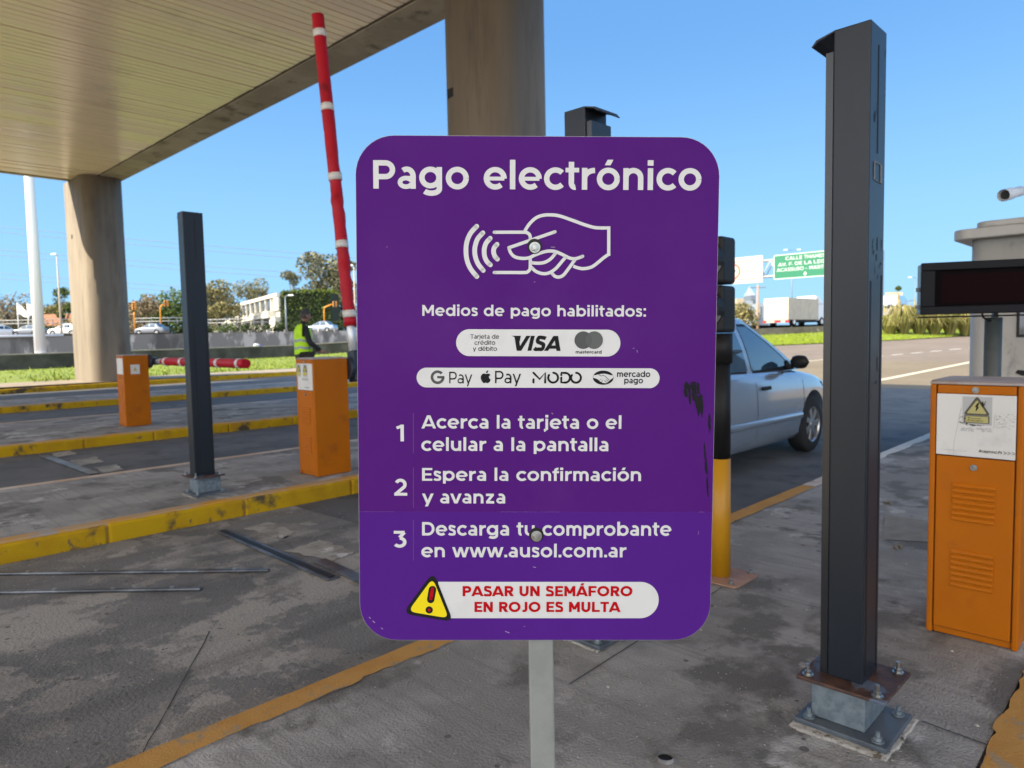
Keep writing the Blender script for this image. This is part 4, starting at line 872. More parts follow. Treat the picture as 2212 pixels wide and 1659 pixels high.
# ------------------------------------------------------------------ cars
M_silver = mat('silver_car_paint', (0.33, 0.385, 0.46), rough=0.16, metal=0.5, coat=1.0, spec=0.5)
M_cwhite = mat('white_car_paint', (0.66, 0.67, 0.68), rough=0.3, coat=0.8)
M_cgrey = mat('grey_car_paint', (0.16, 0.18, 0.21), rough=0.3, metal=0.4, coat=0.8)
M_cglass = mat('tinted_car_glass', (0.020, 0.045, 0.075), rough=0.03, spec=1.0, coat=1.0)
M_tyre = mat('tyre_rubber', (0.016, 0.016, 0.017), rough=0.85)
M_rim = mat('alloy_rim', (0.50, 0.49, 0.48), rough=0.3, metal=0.85)
M_clear = mat('headlamp_glass', (0.45, 0.48, 0.5), rough=0.08, spec=0.8)
M_tail = mat('tail_lamp_red', (0.35, 0.01, 0.01), rough=0.15)
def lerp(a, b, t): return a + (b - a) * t
_car_cache = {}
def car_meshes():
    if _car_cache: return _car_cache
    ST = [(2.10, .50, .50, .53, .32), (2.05, .62, .60, .64, .25), (1.92, .725, .70, .755, .21), (1.70, .78, .775, .84, .20), (1.40, .808, .835, .90, .20), (1.10, .820, .875, .945, .20),
          (.80, .825, .90, .96, .20), (.3, .83, .915, .95, .20), (-.5, .832, .93, .95, .20), (-1.1, .825, .945, .965, .20), (-1.5, .805, .955, .985, .21), (-1.85, .765, .95, 1.0, .24), (-2.05, .70, .90, .97, .29), (-2.13, .61, .68, .72, .36)]
    xs = [s[0] for s in ST][::-1]
    def val(x, k): return float(np.interp(x, xs, [s[k] for s in ST][::-1]))
    n = 60; X = [lerp(-2.13, 2.10, i / n) for i in range(n + 1)]
    def sm(x, k):  # smoothed profile
        return sum(val(min(2.10, max(-2.13, x + d)), k) * w for d, w in ((-.08, .25), (0, .5), (.08, .25)))
    rows = [(.90, 0.0, 0), (.965, .09, 0), (.992, .26, 0), (1.0, .45, 0), (.998, .62, 0), (.985, .80, 0), (.962, .94, 0), (.915, 1.0, 0), (.70, None, .62), (.40, None, .88), (0, None, 1.0)]
    def P(x, r, side):
        w, zb, zt, bo = (sm(x, k) for k in (1, 2, 3, 4)); f, zf, c = rows[r]
        z = bo + (zb - bo) * zf if zf is not None else lerp(zb, zt, c)
        return (x, side * w * f, z)
    b = MB(); R_ = len(rows)
    ring = [(r, -1) for r in range(R_)] + [(r, 1) for r in range(R_ - 2, -1, -1)]; m = len(ring)
    vs = [P(x, r, s) for x in X for r, s in ring]
    fs = [(i * m + k, i * m + (k + 1) % m, (i + 1) * m + (k + 1) % m, (i + 1) * m + k) for i in range(n) for k in range(m)]
    b.add(vs, fs, 0, True); b.add(vs[:m], [tuple(range(m))]); b.add(vs[-m:], [tuple(reversed(range(m)))])
    body = b.build('car_body_source', M_silver)
    for wx in (1.27, -1.20):
        for s in (-1, 1):
            cut = MB().prism(circle(wx, .305, .375, 36), 'y', s * .60, s * .95).build('car_cutter', M_black)
            md = body.modifiers.new('arch', 'BOOLEAN'); md.object = cut; md.solver = 'EXACT'
    dg = bpy.context.evaluated_depsgraph_get(); me = bpy.data.meshes.new_from_object(body.evaluated_get(dg))
    for o in [o for o in COL.objects if o.name.startswith(('car_cutter', 'car_body_source'))]: bpy.data.objects.remove(o)
    for p in me.polygons: p.use_smooth = True
    me.set_sharp_from_angle(angle=math.radians(38))
    _car_cache['body'] = me
    # greenhouse
    def gh(v):
        return dict(xf=lerp(1.0, .12, v) , xr=lerp(-1.62, -1.02, v), y=lerp(.755, .575, v) + .022 * math.sin(math.pi * v), z=lerp(.915, 1.400, v))
    def loop(v, inset=0.0, z=None):
        g = gh(v); y = g['y'] - inset; xf = g['xf'] - inset * .8; xr = g['xr'] + inset * .8; out = []
        for k in range(9): yy = -y + 2 * y * k / 8; out.append((xf + .13 * (1 - (yy / y) ** 2), yy))
        for k in range(1, 10): out.append((lerp(xf, xr, k / 10), y))
        for k in range(9): yy = y - 2 * y * k / 8; out.append((xr - .10 * (1 - (yy / y) ** 2), yy))
        for k in range(1, 10): out.append((lerp(xr, xf, k / 10), -y))
        return [(a, c, g['z'] if z is None else z) for a, c in out]
    L = [loop(v) for v in (0, .2, .4, .6, .8, 1.0)] + [loop(1, .035, 1.44), loop(1, .12, 1.472), loop(1, .28, 1.492), loop(1, .45, 1.498)]
    m = len(L[0]); b = MB()
    b.add([p for q in L for p in q], [(i * m + k, i * m + (k + 1) % m, (i + 1) * m + (k + 1) % m, (i + 1) * m + k) for i in range(len(L) - 1) for k in range(m)], 0, True)
    b.add(L[-1], [tuple(range(m))], 0, True)
    _car_cache['cabin'] = b
    def sidewin(x0, x1, s, n=8, va=.07, vb=.93, off=.005):
        """x0(v), x1(v) front and rear limits"""
        b = MB(); V = [lerp(va, vb, k / n) for k in range(n + 1)]; vs = []
        for v in V:
            g = gh(v); vs += [(x0(v), s * (g['y'] + off), g['z']), (x1(v), s * (g['y'] + off), g['z'])]
        b.add(vs, [(2 * k, 2 * k + 1, 2 * k + 3, 2 * k + 2) for k in range(n)], 0, True); return b
    wins = []
    for s in (-1, 1):
        wins.append(sidewin(lambda v: gh(v)['xf'] - .10 - .05 * (1 - v) ** 2, lambda v: -.10 + .0 * v, s))
        wins.append(sidewin(lambda v: -.19, lambda v: min(-.92 + .0 * v, -.2) - .10 * (1 - v), s))
    def capwin(front):
        b = MB(); n = 10; V = [lerp(.06, .95, k / 6) for k in range(7)]; vs = []
        for v in V:
            g = gh(v)
            for k in range(n + 1):
                yy = lerp(-.9, .9, k / n) * g['y']
                x = (g['xf'] + .13 * (1 - (yy / g['y']) ** 2) + .006) if front else (g['xr'] - .10 * (1 - (yy / g['y']) ** 2) - .006)
                vs.append((x, yy, g['z'] + .003))
        b.add(vs, [(i * (n + 1) + k, i * (n + 1) + k + 1, (i + 1) * (n + 1) + k + 1, (i + 1) * (n + 1) + k) for i in range(6) for k in range(n)], 0, True); return b
    wins += [capwin(True), capwin(False)]
    _car_cache['trims'] = [sidewin(lambda v: gh(v)['xf'] - .065 - .05 * (1 - v) ** 2, lambda v: -.085, s, 8, .01, .985, .0025) for s in (-1, 1)] + [sidewin(lambda v: -.205, lambda v: min(-.95, -.2) - .12 * (1 - v), s, 8, .01, .985, .0025) for s in (-1, 1)]
    _car_cache['wins'] = wins; _car_cache['P'] = P; _car_cache['sm'] = sm
    return _car_cache
def make_car(name, label, cat, paint, detail=True, group=None, wheel=True):
    C_ = car_meshes(); t = thing(name, label, cat, (0, 0, 0), 0, group)
    me = C_['body'].copy(); me.materials.clear(); me.materials.append(paint)
    o = bpy.data.objects.new('body', me); COL.objects.link(o); o.parent = t
    C_['cabin'].build('cabin', paint, t)
    for k, w in enumerate(C_['wins']):
        w.build('windscreen' if k >= 4 else 'side_window', M_cglass, t, fix=False)
    def side(x, f): # point on the right side
        w, zb, zt, bo = (C_['sm'](x, k) for k in (1, 2, 3, 4)); rr = [0, .09, .26, .45, .62, .80, .94, 1.0]; ww = [.90, .965, .992, 1.0, .998, .985, .962, .915]
        return w * float(np.interp(f, rr, ww)), bo + (zb - bo) * f
    if detail:
        for w in C_['trims']: w.build('window_trim', M_black, t, fix=False)
        for s in (-1, 1):
            for xd in (.98, -.13, -1.02):
                b = MB(); fs = [.06 + .9 * k / 10 for k in range(11)]
                vs = []
                for f in fs:
                    xx = xd - (.10 * max(0, .4 - f) if xd == .98 else 0) + (.28 * max(0, .42 - f) / .42 * 0 if xd > -1 else .30 * max(0, .5 - f))
                    y, z = side(xx, f); vs += [(xx - .004, s * (y + .0015), z), (xx + .004, s * (y + .0015), z)]
                b.add(vs, [(2 * k, 2 * k + 1, 2 * k + 3, 2 * k + 2) for k in range(10)]); b.build('door_seam', M_black, t, fix=False)
            for x0 in (-.04, -.92):
                y, z = side(x0 + .09, .80); q = MB().box(x0, s * (y + .002), z - .018, x0 + .17, s * (y + .03), z + .018); q.build('door_handle', M_black, t, bevel=.008)
            b = MB(); vs = []
            for k in range(21):
                x = lerp(.93, -.95, k / 20); 
                for f, dy in ((.30, .002), (.315, .014), (.375, .014), (.39, .002)):
                    y, z = side(x, f); vs.append((x, s * (y + dy), z))
            b.add(vs, [(4 * k + j, 4 * k + j + 1, 4 * k + j + 5, 4 * k + j + 4) for k in range(20) for j in range(3)], 0, True); b.build('side_moulding', paint, t, fix=False)
            mm_ = MB(); cx_, cy_, cz_ = .64, s * .905, 1.005
            vs = []; nn = 12
            for i in range(7):
                a = -1 + 2 * i / 6; rr = math.sqrt(max(0.02, 1 - abs(a) ** 3))
                for k in range(nn):
                    th = 2 * math.pi * k / nn; vs.append((cx_ + .050 * math.cos(th) * rr - (.02 if math.cos(th) < 0 else 0) * 0, cy_ + a * .095, cz_ + .068 * math.sin(th) * rr))
            mm_.add(vs, [(i * nn + k, i * nn + (k + 1) % nn, (i + 1) * nn + (k + 1) % nn, (i + 1) * nn + k) for i in range(6) for k in range(nn)] , 0, True)
            mm_.add(vs[:nn], [tuple(range(nn))]); mm_.add(vs[-nn:], [tuple(range(nn))])
            mm_.tube([(.63, s * .84, .965), (.66, s * .72, .935)], .025, 8)
            mm_.prism([(.86, .925), (.62, .93), (.70, 1.02)], 'y', s * .742, s * .756)
            mm_.build('wing_mirror', M_black, t)
            hl = MB(); pts = [(x, *side(x, f)) for x, f in ((1.93, .66), (1.70, .74), (1.55, .93), (1.80, .96), (1.98, .90))]
            hl.sheet([(x + .006, s * (y + .006), z) for x, y, z in pts]); hl.build('headlight', M_clear, t, fix=False)
            tlp = MB(); pts = [(x, *side(x, f)) for x, f in ((-2.03, .55), (-1.88, .62), (-1.84, .92), (-2.02, .94))]
            tlp.sheet([(x - .006, s * (y + .006), z) for x, y, z in pts]); tlp.build('tail_light', M_tail, t, fix=False)
        MB().box(2.085, -.35, .36, 2.112, .35, .46).build('grille', M_black, t, bevel=.01)
    for wx in (1.27, -1.20):
        for s in (-1, 1):
            ty = MB(); prof = [(.19, .0), (.205, .0), (.285, .012), (.302, .03), (.305, .09), (.302, .155), (.285, .185), (.205, .19)]
            k_ = 32; vs = [(r * math.cos(2 * math.pi * i / k_), y, r * math.sin(2 * math.pi * i / k_)) for r, y in prof for i in range(k_)]
            ty.add(vs, [(j * k_ + i, j * k_ + (i + 1) % k_, (j + 1) * k_ + (i + 1) % k_, (j + 1) * k_ + i) for j in range(len(prof) - 1) for i in range(k_)], 0, True)
            wh = ty.build('wheel', M_tyre, t, (wx, s * .805, .305), (0, 0, math.pi if s > 0 else 0))
            rm = MB(); rm.prism(circle(0, 0, .205, 32), 'y', .06, .17)
            rm2 = MB(); k_ = 32; pr = [(.206, .004), (.192, .002), (.178, .02), (.178, .06)]
            rm2.add([(r * math.cos(2 * math.pi * i / k_), y, r * math.sin(2 * math.pi * i / k_)) for r, y in pr for i in range(k_)], [(j * k_ + i, j * k_ + (i + 1) % k_, (j + 1) * k_ + (i + 1) % k_, (j + 1) * k_ + i) for j in range(3) for i in range(k_)], 0, True)
            for q in range(7):
                a = 2 * math.pi * q / 7; ca, sa = math.cos(a), math.sin(a); w0, w1 = .026, .034
                f = lambda r, w, y: (r * ca - w * sa, y, r * sa + w * ca)
                rm2.hexa([f(.03, -w0, .012), f(.185, -w1, .014), f(.185, w1, .014), f(.03, w0, .012), f(.03, -w0, .05), f(.185, -w1, .04), f(.185, w1, .04), f(.03, w0, .05)])
            rm2.prism(circle(0, 0, .045, 20), 'y', .006, .04)
            rm2.build('rim', M_rim, wh, bevel=.004); rm.build('brake_drum', M_black, wh)
    return t
car1 = make_car('silver_car', 'silver sedan leaving the toll lane behind the dark signal post', 'car', M_silver)
car1.location = (6.86, 4.00, -0.139); car1.scale = (1.06, 1.05, 1.06)
far = make_car('passing_car', 'dark grey car on the raised motorway left of the near dark post', 'car', M_cgrey, False, 'cars on the raised motorway')
MOT = lambda x, dp: at_depth(x, 705, dp)
def put_car(o, x, dp, z, yaw, paint=None, label=None, first=False):
    q = MOT(x, dp)
    c = o if first else dup(o)
    c.location = (q.x, q.y, z); c.rotation_euler = (0, 0, yaw)
    if label: c['label'] = label
    if paint:
        for ch in kids(c):
            if ch.name.startswith(('body', 'cabin')):
                ch.data = ch.data.copy() if not first else ch.data; ch.data.materials[0] = paint
    return c
ZM = 2.32
put_car(far, 327, 92, ZM + .12, YAW + math.pi - .12, M_cgrey, None, True)
put_car(far, 5, 93, ZM + .3, YAW + 1.1, M_cwhite, 'white car at the left edge of the raised motorway')
put_car(far, 62, 94, ZM + .3, YAW + math.pi, M_cgrey, 'grey blue car between the flagpoles and the white mast')
put_car(far, 142, 92, ZM + .28, YAW + math.pi, M_cwhite, 'white car between the white mast and the far concrete column')
put_car(far, 694, 96, ZM + .05, YAW + math.pi - .2, M_silver, 'silver car on the raised motorway beside the worker in the bright vest')

# ------------------------------------------------------------------ worker in a bright vest
def skin(name, verts, edges, radii, m, parent, sub=2):
    me = bpy.data.meshes.new(name); me.from_pydata(verts, edges, []); me.materials.append(m)
    o = bpy.data.objects.new(name, me); COL.objects.link(o); o.parent = parent
    sk = o.modifiers.new('skin', 'SKIN'); sk.use_smooth_shade = True
    for v, r in zip(me.skin_vertices[0].data, radii): v.radius = r if isinstance(r, tuple) else (r, r)
    me.skin_vertices[0].data[0].use_root = True
    ss = o.modifiers.new('subsurf', 'SUBSURF'); ss.levels = sub; ss.render_levels = sub
    return o
pp = at_z(660, 865, 0.0); pp = Vector((7.15, 12.63, 0.0))
pw = thing('person', 'person in a bright yellow vest over dark clothes standing beyond the orange barrier gate', 'person', pp, YAW + 0.55)
# x = facing, y = left, z = up
M_cloth = mat('dark_uniform', (0.016, 0.018, 0.018), (0.024, 0.026, 0.026), 8, .4, .6, rough=0.85)
M_trou = mat('olive_trousers', (0.045, 0.043, 0.034), (0.06, 0.055, 0.045), 8, .4, .6, rough=0.9)
M_skin = mat('skin', (0.36, 0.19, 0.13), rough=0.55)
M_hair = mat('dark_grey_hair', (0.035, 0.03, 0.028), (0.07, 0.065, 0.06), 30, .4, .6, rough=0.75)
M_vest = mat('fluorescent_vest', (0.55, 0.92, 0.015), (0.45, 0.82, 0.015), 6, .4, .62, rough=0.7)
V = [(0, 0, .98), (0, 0, 1.14), (-.02, 0, 1.32), (-.02, 0, 1.50), (.0, 0, 1.58), (.03, 0, 1.64),            # 0-5 spine, neck
     (.0, .10, .94), (.02, .11, .52), (-.01, .12, .09), (.13, .13, .04),                                    # 6-9 left leg
     (.0, -.10, .94), (.03, -.11, .52), (.0, -.12, .09), (.15, -.13, .04),                                  # 10-13 right leg
     (-.02, .17, 1.49), (.02, .24, 1.22), (.22, .20, 1.08), (-.02, -.17, 1.49), (.04, -.25, 1.22), (.26, -.20, 1.06)]
E_ = [(0, 1), (1, 2), (2, 3), (3, 4), (4, 5), (0, 6), (6, 7), (7, 8), (8, 9), (0, 10), (10, 11), (11, 12), (12, 13), (3, 14), (14, 15), (15, 16), (3, 17), (17, 18), (18, 19)]
Rr = [(.13, .16), (.12, .15), (.13, .17), (.11, .14), .065, .06, .10, .072, .055, .05, .10, .072, .055, .05, .075, .058, .045, .075, .058, .045]
body = skin('body', V, E_, Rr, M_cloth, pw)
hd = MB(); n1, n2 = 14, 18; vs = []
for i in range(n1 + 1):
    a = math.pi * i / n1
    for k in range(n2):
        b_ = 2 * math.pi * k / n2; x = .098 * math.sin(a) * math.cos(b_); y = .076 * math.sin(a) * math.sin(b_); z = .122 * math.cos(a)
        if x > 0 and z < 0: x *= .86; y *= 1 + z * 1.4
        vs.append((.05 + x, y, 1.735 + z))
hd.add(vs, [(i * n2 + k, i * n2 + (k + 1) % n2, (i + 1) * n2 + (k + 1) % n2, (i + 1) * n2 + k) for i in range(n1) for k in range(n2)], 0, True)
hd.prism([(.140, 1.75), (.168, 1.71), (.140, 1.705)], 'y', -.012, .012)
head = hd.build('head', M_skin, pw)
for s in (-1, 1):
    MB().prism(circle(.045, 1.735, .028, 12, .036), 'y', s * .072, s * .086).build('ear', M_skin, head, bevel=.006)
    MB().prism(circle(s * .031, 1.752, .011, 10, .006), 'x', .128, .139).build('eye', M_black, head)
MB().prism([(-.022, 1.676), (.022, 1.676), (.018, 1.684), (-.018, 1.684)], 'x', .125, .137).build('mouth', mat('lips', (.28, .1, .09), rough=.6), head)
hr = MB(); vs = []; rh = random.Random(4)
for i in range(n1 + 1):
    a = math.pi * .62 * i / n1
    for k in range(n2):
        b_ = 2 * math.pi * k / n2; cut = 1.0 if math.cos(b_) < .3 else .62; aa = a * cut
        g_ = 1.10 + rh.uniform(-.03, .05); vs.append((.042 + .100 * g_ * math.sin(aa) * math.cos(b_), .080 * g_ * math.sin(aa) * math.sin(b_), 1.742 + .126 * g_ * math.cos(aa)))
hr.add(vs, [(i * n2 + k, i * n2 + (k + 1) % n2, (i + 1) * n2 + (k + 1) % n2, (i + 1) * n2 + k) for i in range(n1) for k in range(n2)], 0, True)
hr.build('hair', M_hair, head)
vv = MB(); rows = [(1.00, .175, .205), (1.10, .165, .20), (1.22, .165, .205), (1.34, .17, .22), (1.44, .16, .22), (1.52, .125, .18), (1.575, .085, .10)]; n = 28; vs = []
for z, rx, ry in rows:
    for k in range(n):
        a = 2 * math.pi * k / n; w = 1 + .02 * math.sin(3 * a + z * 20); vs.append((-.02 + rx * w * math.cos(a), ry * w * math.sin(a), z + .012 * math.sin(5 * a)))
vv.add(vs, [(i * n + k, i * n + (k + 1) % n, (i + 1) * n + (k + 1) % n, (i + 1) * n + k) for i in range(len(rows) - 1) for k in range(n) if not (i >= 3 and abs(abs(2 * math.pi * (k + .5) / n - math.pi) - math.pi / 2) < .42)], 0, True)
vest = vv.build('vest', M_vest, pw)
for z in (1.10, 1.24):
    b = MB(); vs = []; rx, ry = (.1685, .2035) if z < 1.2 else (.170, .211)
    for zz in (z, z + .045):
        for k in range(n):
            a = 2 * math.pi * k / n; vs.append((-.02 + rx * 1.03 * math.cos(a), ry * 1.03 * math.sin(a), zz + .012 * math.sin(5 * a)))
    b.add(vs, [(k, (k + 1) % n, n + (k + 1) % n, n + k) for k in range(n)], 0, True); b.build('reflective_stripe', mat('reflective_grey', (.32, .36, .36), rough=.3), vest)
for s, w in ((1, 16), (-1, 19)):
    x, y, z = V[w]; hv = [(x, y, z), (x + .06, y - s * .005, z - .02), (x + .095, y - s * .01, z - .03)]; he = [(0, 1), (1, 2)]; hr_ = [.032, (.022, .042), (.016, .04)]
    hand = skin('hand', hv, he, hr_, M_skin, pw, 2)
    for f in range(4):
        oy = (f - 1.5) * .021; L_ = (.075, .085, .08, .062)[f]
        MB().tube([(x + .09, y - s * .01 + oy, z - .03), (x + .09 + L_ * .5, y - s * .012 + oy, z - .045), (x + .09 + L_ * .85, y - s * .014 + oy * .9, z - .075)], [.0095, .009, .007], 8).build('finger', M_skin, hand)
    MB().tube([(x + .03, y - s * .035, z - .01), (x + .07, y - s * .06, z - .015), (x + .10, y - s * .062, z - .035)], [.012, .011, .008], 8).build('thumb', M_skin, hand)
for s in (1, -1):
    q = V[9 if s > 0 else 13]; b = MB().tube([(-.075, q[1] - s * .005, .045), (.03, q[1], .05), (.12, q[1], .04), (.20, q[1], .03)], [.045, .052, .048, .03], 12).build('shoe', M_black, pw)
tr = [(0, 0, .99), (0, .10, .92), (.02, .11, .52), (-.01, .12, .10), (0, -.10, .92), (.03, -.11, .52), (.0, -.12, .10)]
skin('trousers', tr, [(0, 1), (1, 2), (2, 3), (0, 4), (4, 5), (5, 6)], [(.145, .18), .118, .088, .075, .118, .088, .075], M_trou, pw)
# ------------------------------------------------------------------ vegetation builders
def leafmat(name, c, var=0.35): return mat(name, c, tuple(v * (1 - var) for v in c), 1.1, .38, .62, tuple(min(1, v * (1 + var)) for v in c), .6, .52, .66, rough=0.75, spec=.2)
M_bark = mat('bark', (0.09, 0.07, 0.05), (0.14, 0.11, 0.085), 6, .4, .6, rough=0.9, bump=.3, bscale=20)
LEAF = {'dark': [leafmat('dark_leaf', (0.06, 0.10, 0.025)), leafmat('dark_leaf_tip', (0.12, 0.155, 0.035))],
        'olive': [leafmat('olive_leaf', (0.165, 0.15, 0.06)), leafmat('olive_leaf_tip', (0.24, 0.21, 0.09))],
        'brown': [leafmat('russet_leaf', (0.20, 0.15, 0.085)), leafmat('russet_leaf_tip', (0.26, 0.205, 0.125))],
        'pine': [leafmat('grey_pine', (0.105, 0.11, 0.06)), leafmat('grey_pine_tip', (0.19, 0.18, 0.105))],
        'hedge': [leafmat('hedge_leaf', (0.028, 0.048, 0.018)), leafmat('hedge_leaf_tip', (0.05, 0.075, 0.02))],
        'ivy': [leafmat('ivy_leaf', (0.030, 0.05, 0.018)), leafmat('ivy_leaf_sunlit_tip', (0.11, 0.15, 0.02))],
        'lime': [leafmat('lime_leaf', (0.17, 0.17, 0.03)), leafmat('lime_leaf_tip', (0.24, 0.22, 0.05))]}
def leaves(b, blobs, n, size, r, flat=0.5):
    tot = sum(q[3] * q[4] * q[5] for q in blobs)
    for cx_, cy_, cz_, rx, ry, rz in blobs:
        k = max(8, int(n * rx * ry * rz / tot))
        for _ in range(k):
            while True:
                p = Vector((r.uniform(-1, 1), r.uniform(-1, 1), r.uniform(-1, 1)))
                l = p.length
                if l <= 1 and r.random() < .25 + .75 * l: break
            c = Vector((cx_ + p.x * rx, cy_ + p.y * ry, cz_ + p.z * rz)); s = size * r.uniform(.6, 1.4)
            u = Vector((r.uniform(-1, 1), r.uniform(-1, 1), r.uniform(-1, 1))).normalized(); w = u.cross(Vector((r.uniform(-1, 1), r.uniform(-1, 1), r.uniform(-1, 1)))).normalized()
            u, w = u * s, w * s * .7
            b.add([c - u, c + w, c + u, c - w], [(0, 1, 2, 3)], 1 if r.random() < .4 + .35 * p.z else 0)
def tree(name, label, pos, h, w, kind, seed, n=1500, size=.22, crown_lo=.3, dens=9, group='trees behind the motorway', sparse=False):
    r = random.Random(seed); t = thing(name, label, 'tree', pos, 0, group)
    tb = MB(); tb.tube([(0, 0, -1.5), (0, 0, h * .18), (r.uniform(-.1, .1) * w, 0, h * .45), (r.uniform(-.15, .15) * w, 0, h * .8)], [h * .028, h * .024, h * .016, h * .004], 8)
    blobs = []
    for k in range(dens):
        a = r.uniform(0, 2 * math.pi); zz = r.uniform(crown_lo, .95); rad = w * .5 * math.sqrt(max(.05, 1 - ((zz - .55) / .55) ** 2)) * r.uniform(.3, .8)
        c = (math.cos(a) * rad, math.sin(a) * rad, zz * h)
        s = w * r.uniform(.14, .24) * (0.8 if sparse else 1.15)
        blobs.append((*c, s * r.uniform(.9, 1.4), s * r.uniform(.9, 1.4), s * r.uniform(.7, 1.1)))
        tb.tube([(0, 0, h * r.uniform(.15, .4)), (c[0] * .5, c[1] * .5, c[2] * .72), c], [h * .012, h * .008, h * .003], 6)
    tb.build('trunk', M_bark, t)
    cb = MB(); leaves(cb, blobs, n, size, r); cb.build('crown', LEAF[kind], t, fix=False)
    return t
def bush(name, label, pos, w, d, h, kind, seed, n=500, size=.13, group='bushes along the raised motorway', cat='bush'):
    r = random.Random(seed); b = MB(); blobs = [(r.uniform(-.4, .4) * w, r.uniform(-.3, .3) * d, h * r.uniform(.3, .62), w * r.uniform(.18, .34), d * r.uniform(.3, .5), h * r.uniform(.3, .42)) for _ in range(7)]
    leaves(b, blobs, n, size, r); o = b.build(name, LEAF[kind], None, pos, (0, 0, YAW), fix=False); tag(o, label, cat, group); return o

# ------------------------------------------------------------------ grass strip, banks and walls
wl_pts = [Vector((-45, 30.3, 0)), Vector((7.9, 45.3, 0)), Vector((28, 51, .05)), Vector((44, 47, .75)), at_depth(1590, 727, 62), at_depth(1700, 722, 62), at_depth(1800, 717.5, 62), at_depth(1960, 711.5, 64), at_depth(2140, 703, 70)]
ne_pts = [Vector((-45, 28.55, .01)), Vector((6, 28.95, .01)), Vector((16, 29.4, .03)), Vector((32, 27.6, .22))] + [gz(x, y) + Vector((0, 0, .05)) for x, y in ((1600, 750), (1700, 746), (1800, 741.5), (1950, 735), (2160, 722))]
M_grass = mat('grass_ground', (0.14, 0.185, 0.012), (0.175, 0.22, 0.018), .8, .4, .6, (0.11, 0.115, 0.03), 1.6, .55, .68, rough=.9)
M_blade = [mat('grass_blade', (0.165, 0.235, 0.012), rough=.7, spec=.2), mat('grass_blade_pale', (0.235, 0.27, 0.03), rough=.7, spec=.2)]
gb = MB(); nseg = 8; nx = len(wl_pts); vs = []; rg = random.Random(31)
fine_n = []; fine_f = []
for i in range(nx - 1):
    for k in range(6): fine_n.append(ne_pts[i].lerp(ne_pts[i + 1], k / 6)); fine_f.append(wl_pts[i].lerp(wl_pts[i + 1], k / 6))
fine_n.append(ne_pts[-1]); fine_f.append(wl_pts[-1] + Vector((0, 0, 0)))
for a, c in zip(fine_n, fine_f):
    for k in range(nseg + 1):
        q = a.lerp(c, k / nseg); q.z = a.z + (c.z - a.z) * (k / nseg) ** .8 + rg.uniform(-.02, .03) * (0 < k < nseg); vs.append(q)
    q = a.lerp(c, 1.0); 
gb.add(vs, [(i * (nseg + 1) + k, (i + 1) * (nseg + 1) + k, (i + 1) * (nseg + 1) + k + 1, i * (nseg + 1) + k + 1) for i in range(len(fine_n) - 1) for k in range(nseg)], 0, True)
struct(gb.build('grass_verge', M_grass))
bl = MB()
for _ in range(26000):
    i = rg.randrange(len(fine_n) - 1); k = rg.random() ** 1.3; f = rg.random()
    a = fine_n[i].lerp(fine_n[i + 1], f); c = fine_f[i].lerp(fine_f[i + 1], f); q = a.lerp(c, k); q.z = a.z + (c.z - a.z) * k ** .8
    h = rg.uniform(.04, .12) * (2.0 if rg.random() < .1 else 1); d = Vector((rg.uniform(-1, 1), rg.uniform(-1, 1), 0)) * .02; l = Vector((rg.uniform(-1, 1), rg.uniform(-1, 1), 0)) * h * .5
    bl.add([q - d * 1.6, q + d * 1.6, q + l + Vector((0, 0, h))], [(0, 1, 2)], 1 if rg.random() < .3 else 0)
struct(bl.build('grass', M_blade, fix=False), 'stuff')
M_moss = mat('mossy_concrete', (0.055, 0.052, 0.042), (0.085, 0.08, 0.068), .9, .42, .6, (0.035, 0.034, 0.026), .5, .5, .66, rough=.95, c4=(.2, .19, .17), scale4=1.1, lo4=.66, hi4=.7)
M_cope = mat('pale_coping', (0.33, 0.29, 0.24), (0.25, 0.22, 0.19), 2, .4, .6, rough=.9)
M_stain = mat('stained_parapet', (0.16, 0.155, 0.15), (0.36, 0.345, 0.33), .55, .50, .55, (0.07, 0.068, 0.066), .35, .52, .64, rough=.9, stretch=(1, 1, .45))
def wall_run(b, pts, hts, th, z0=-.5, zoff=0):
    for i in range(len(pts) - 1):
        a, c = pts[i], pts[i + 1]; d = (c - a); d.z = 0; d.normalize(); nrm = Vector((-d.y, d.x, 0)) * th
        za, zc = a.z + hts[i], c.z + hts[i + 1]
        b.hexa([(a.x, a.y, a.z + z0), (c.x, c.y, c.z + z0), (c.x + nrm.x, c.y + nrm.y, c.z + z0), (a.x + nrm.x, a.y + nrm.y, a.z + z0), (a.x, a.y, za), (c.x, c.y, zc), (c.x + nrm.x, c.y + nrm.y, zc), (a.x + nrm.x, a.y + nrm.y, za)])
hts = [.78, .80, .84, .8, .62, .60, .58, .45, .40]
lw = thing('retaining_wall', 'low mossy concrete wall with pale coping behind the grass verge', 'wall')
b = MB(); wall_run(b, wl_pts, hts, .35); b.build('wall', M_moss, lw)
b = MB(); out = [p_ + Vector((0, 0, h_ + .003)) - AWAY * .04 for p_, h_ in zip(wl_pts, hts)]; wall_run(b, out[:4], [.06] * 4, .45, 0.0); b.build('coping', M_cope, lw)
UD = ((-260, 54.5), (0, 60), (290, 67), (500, 74), (790, 86), (1100, 103))
up_pts = [at_depth(x, 745, dp) for x, dp in UD]
up_top = [at_depth(x, y, dp).z for (x, dp), y in zip(UD, (733, 728, 722, 718.5, 713.5, 706))]
up = thing('motorway_parapet', 'stained grey concrete parapet of the raised motorway behind the low wall', 'wall')
b = MB(); q = [Vector((p_.x, p_.y, 0)) for p_ in up_pts]; wall_run(b, q, up_top, .5); b.build('wall', M_stain, up)
b = MB()
for i in range(1):
    a, c = q[0] + Vector((0, 0, up_top[0] + .05)), q[1].lerp(q[2], .45) + Vector((0, 0, lerp(up_top[1], up_top[2], .45) + .05)); b.tube([a, c], .11, 8)
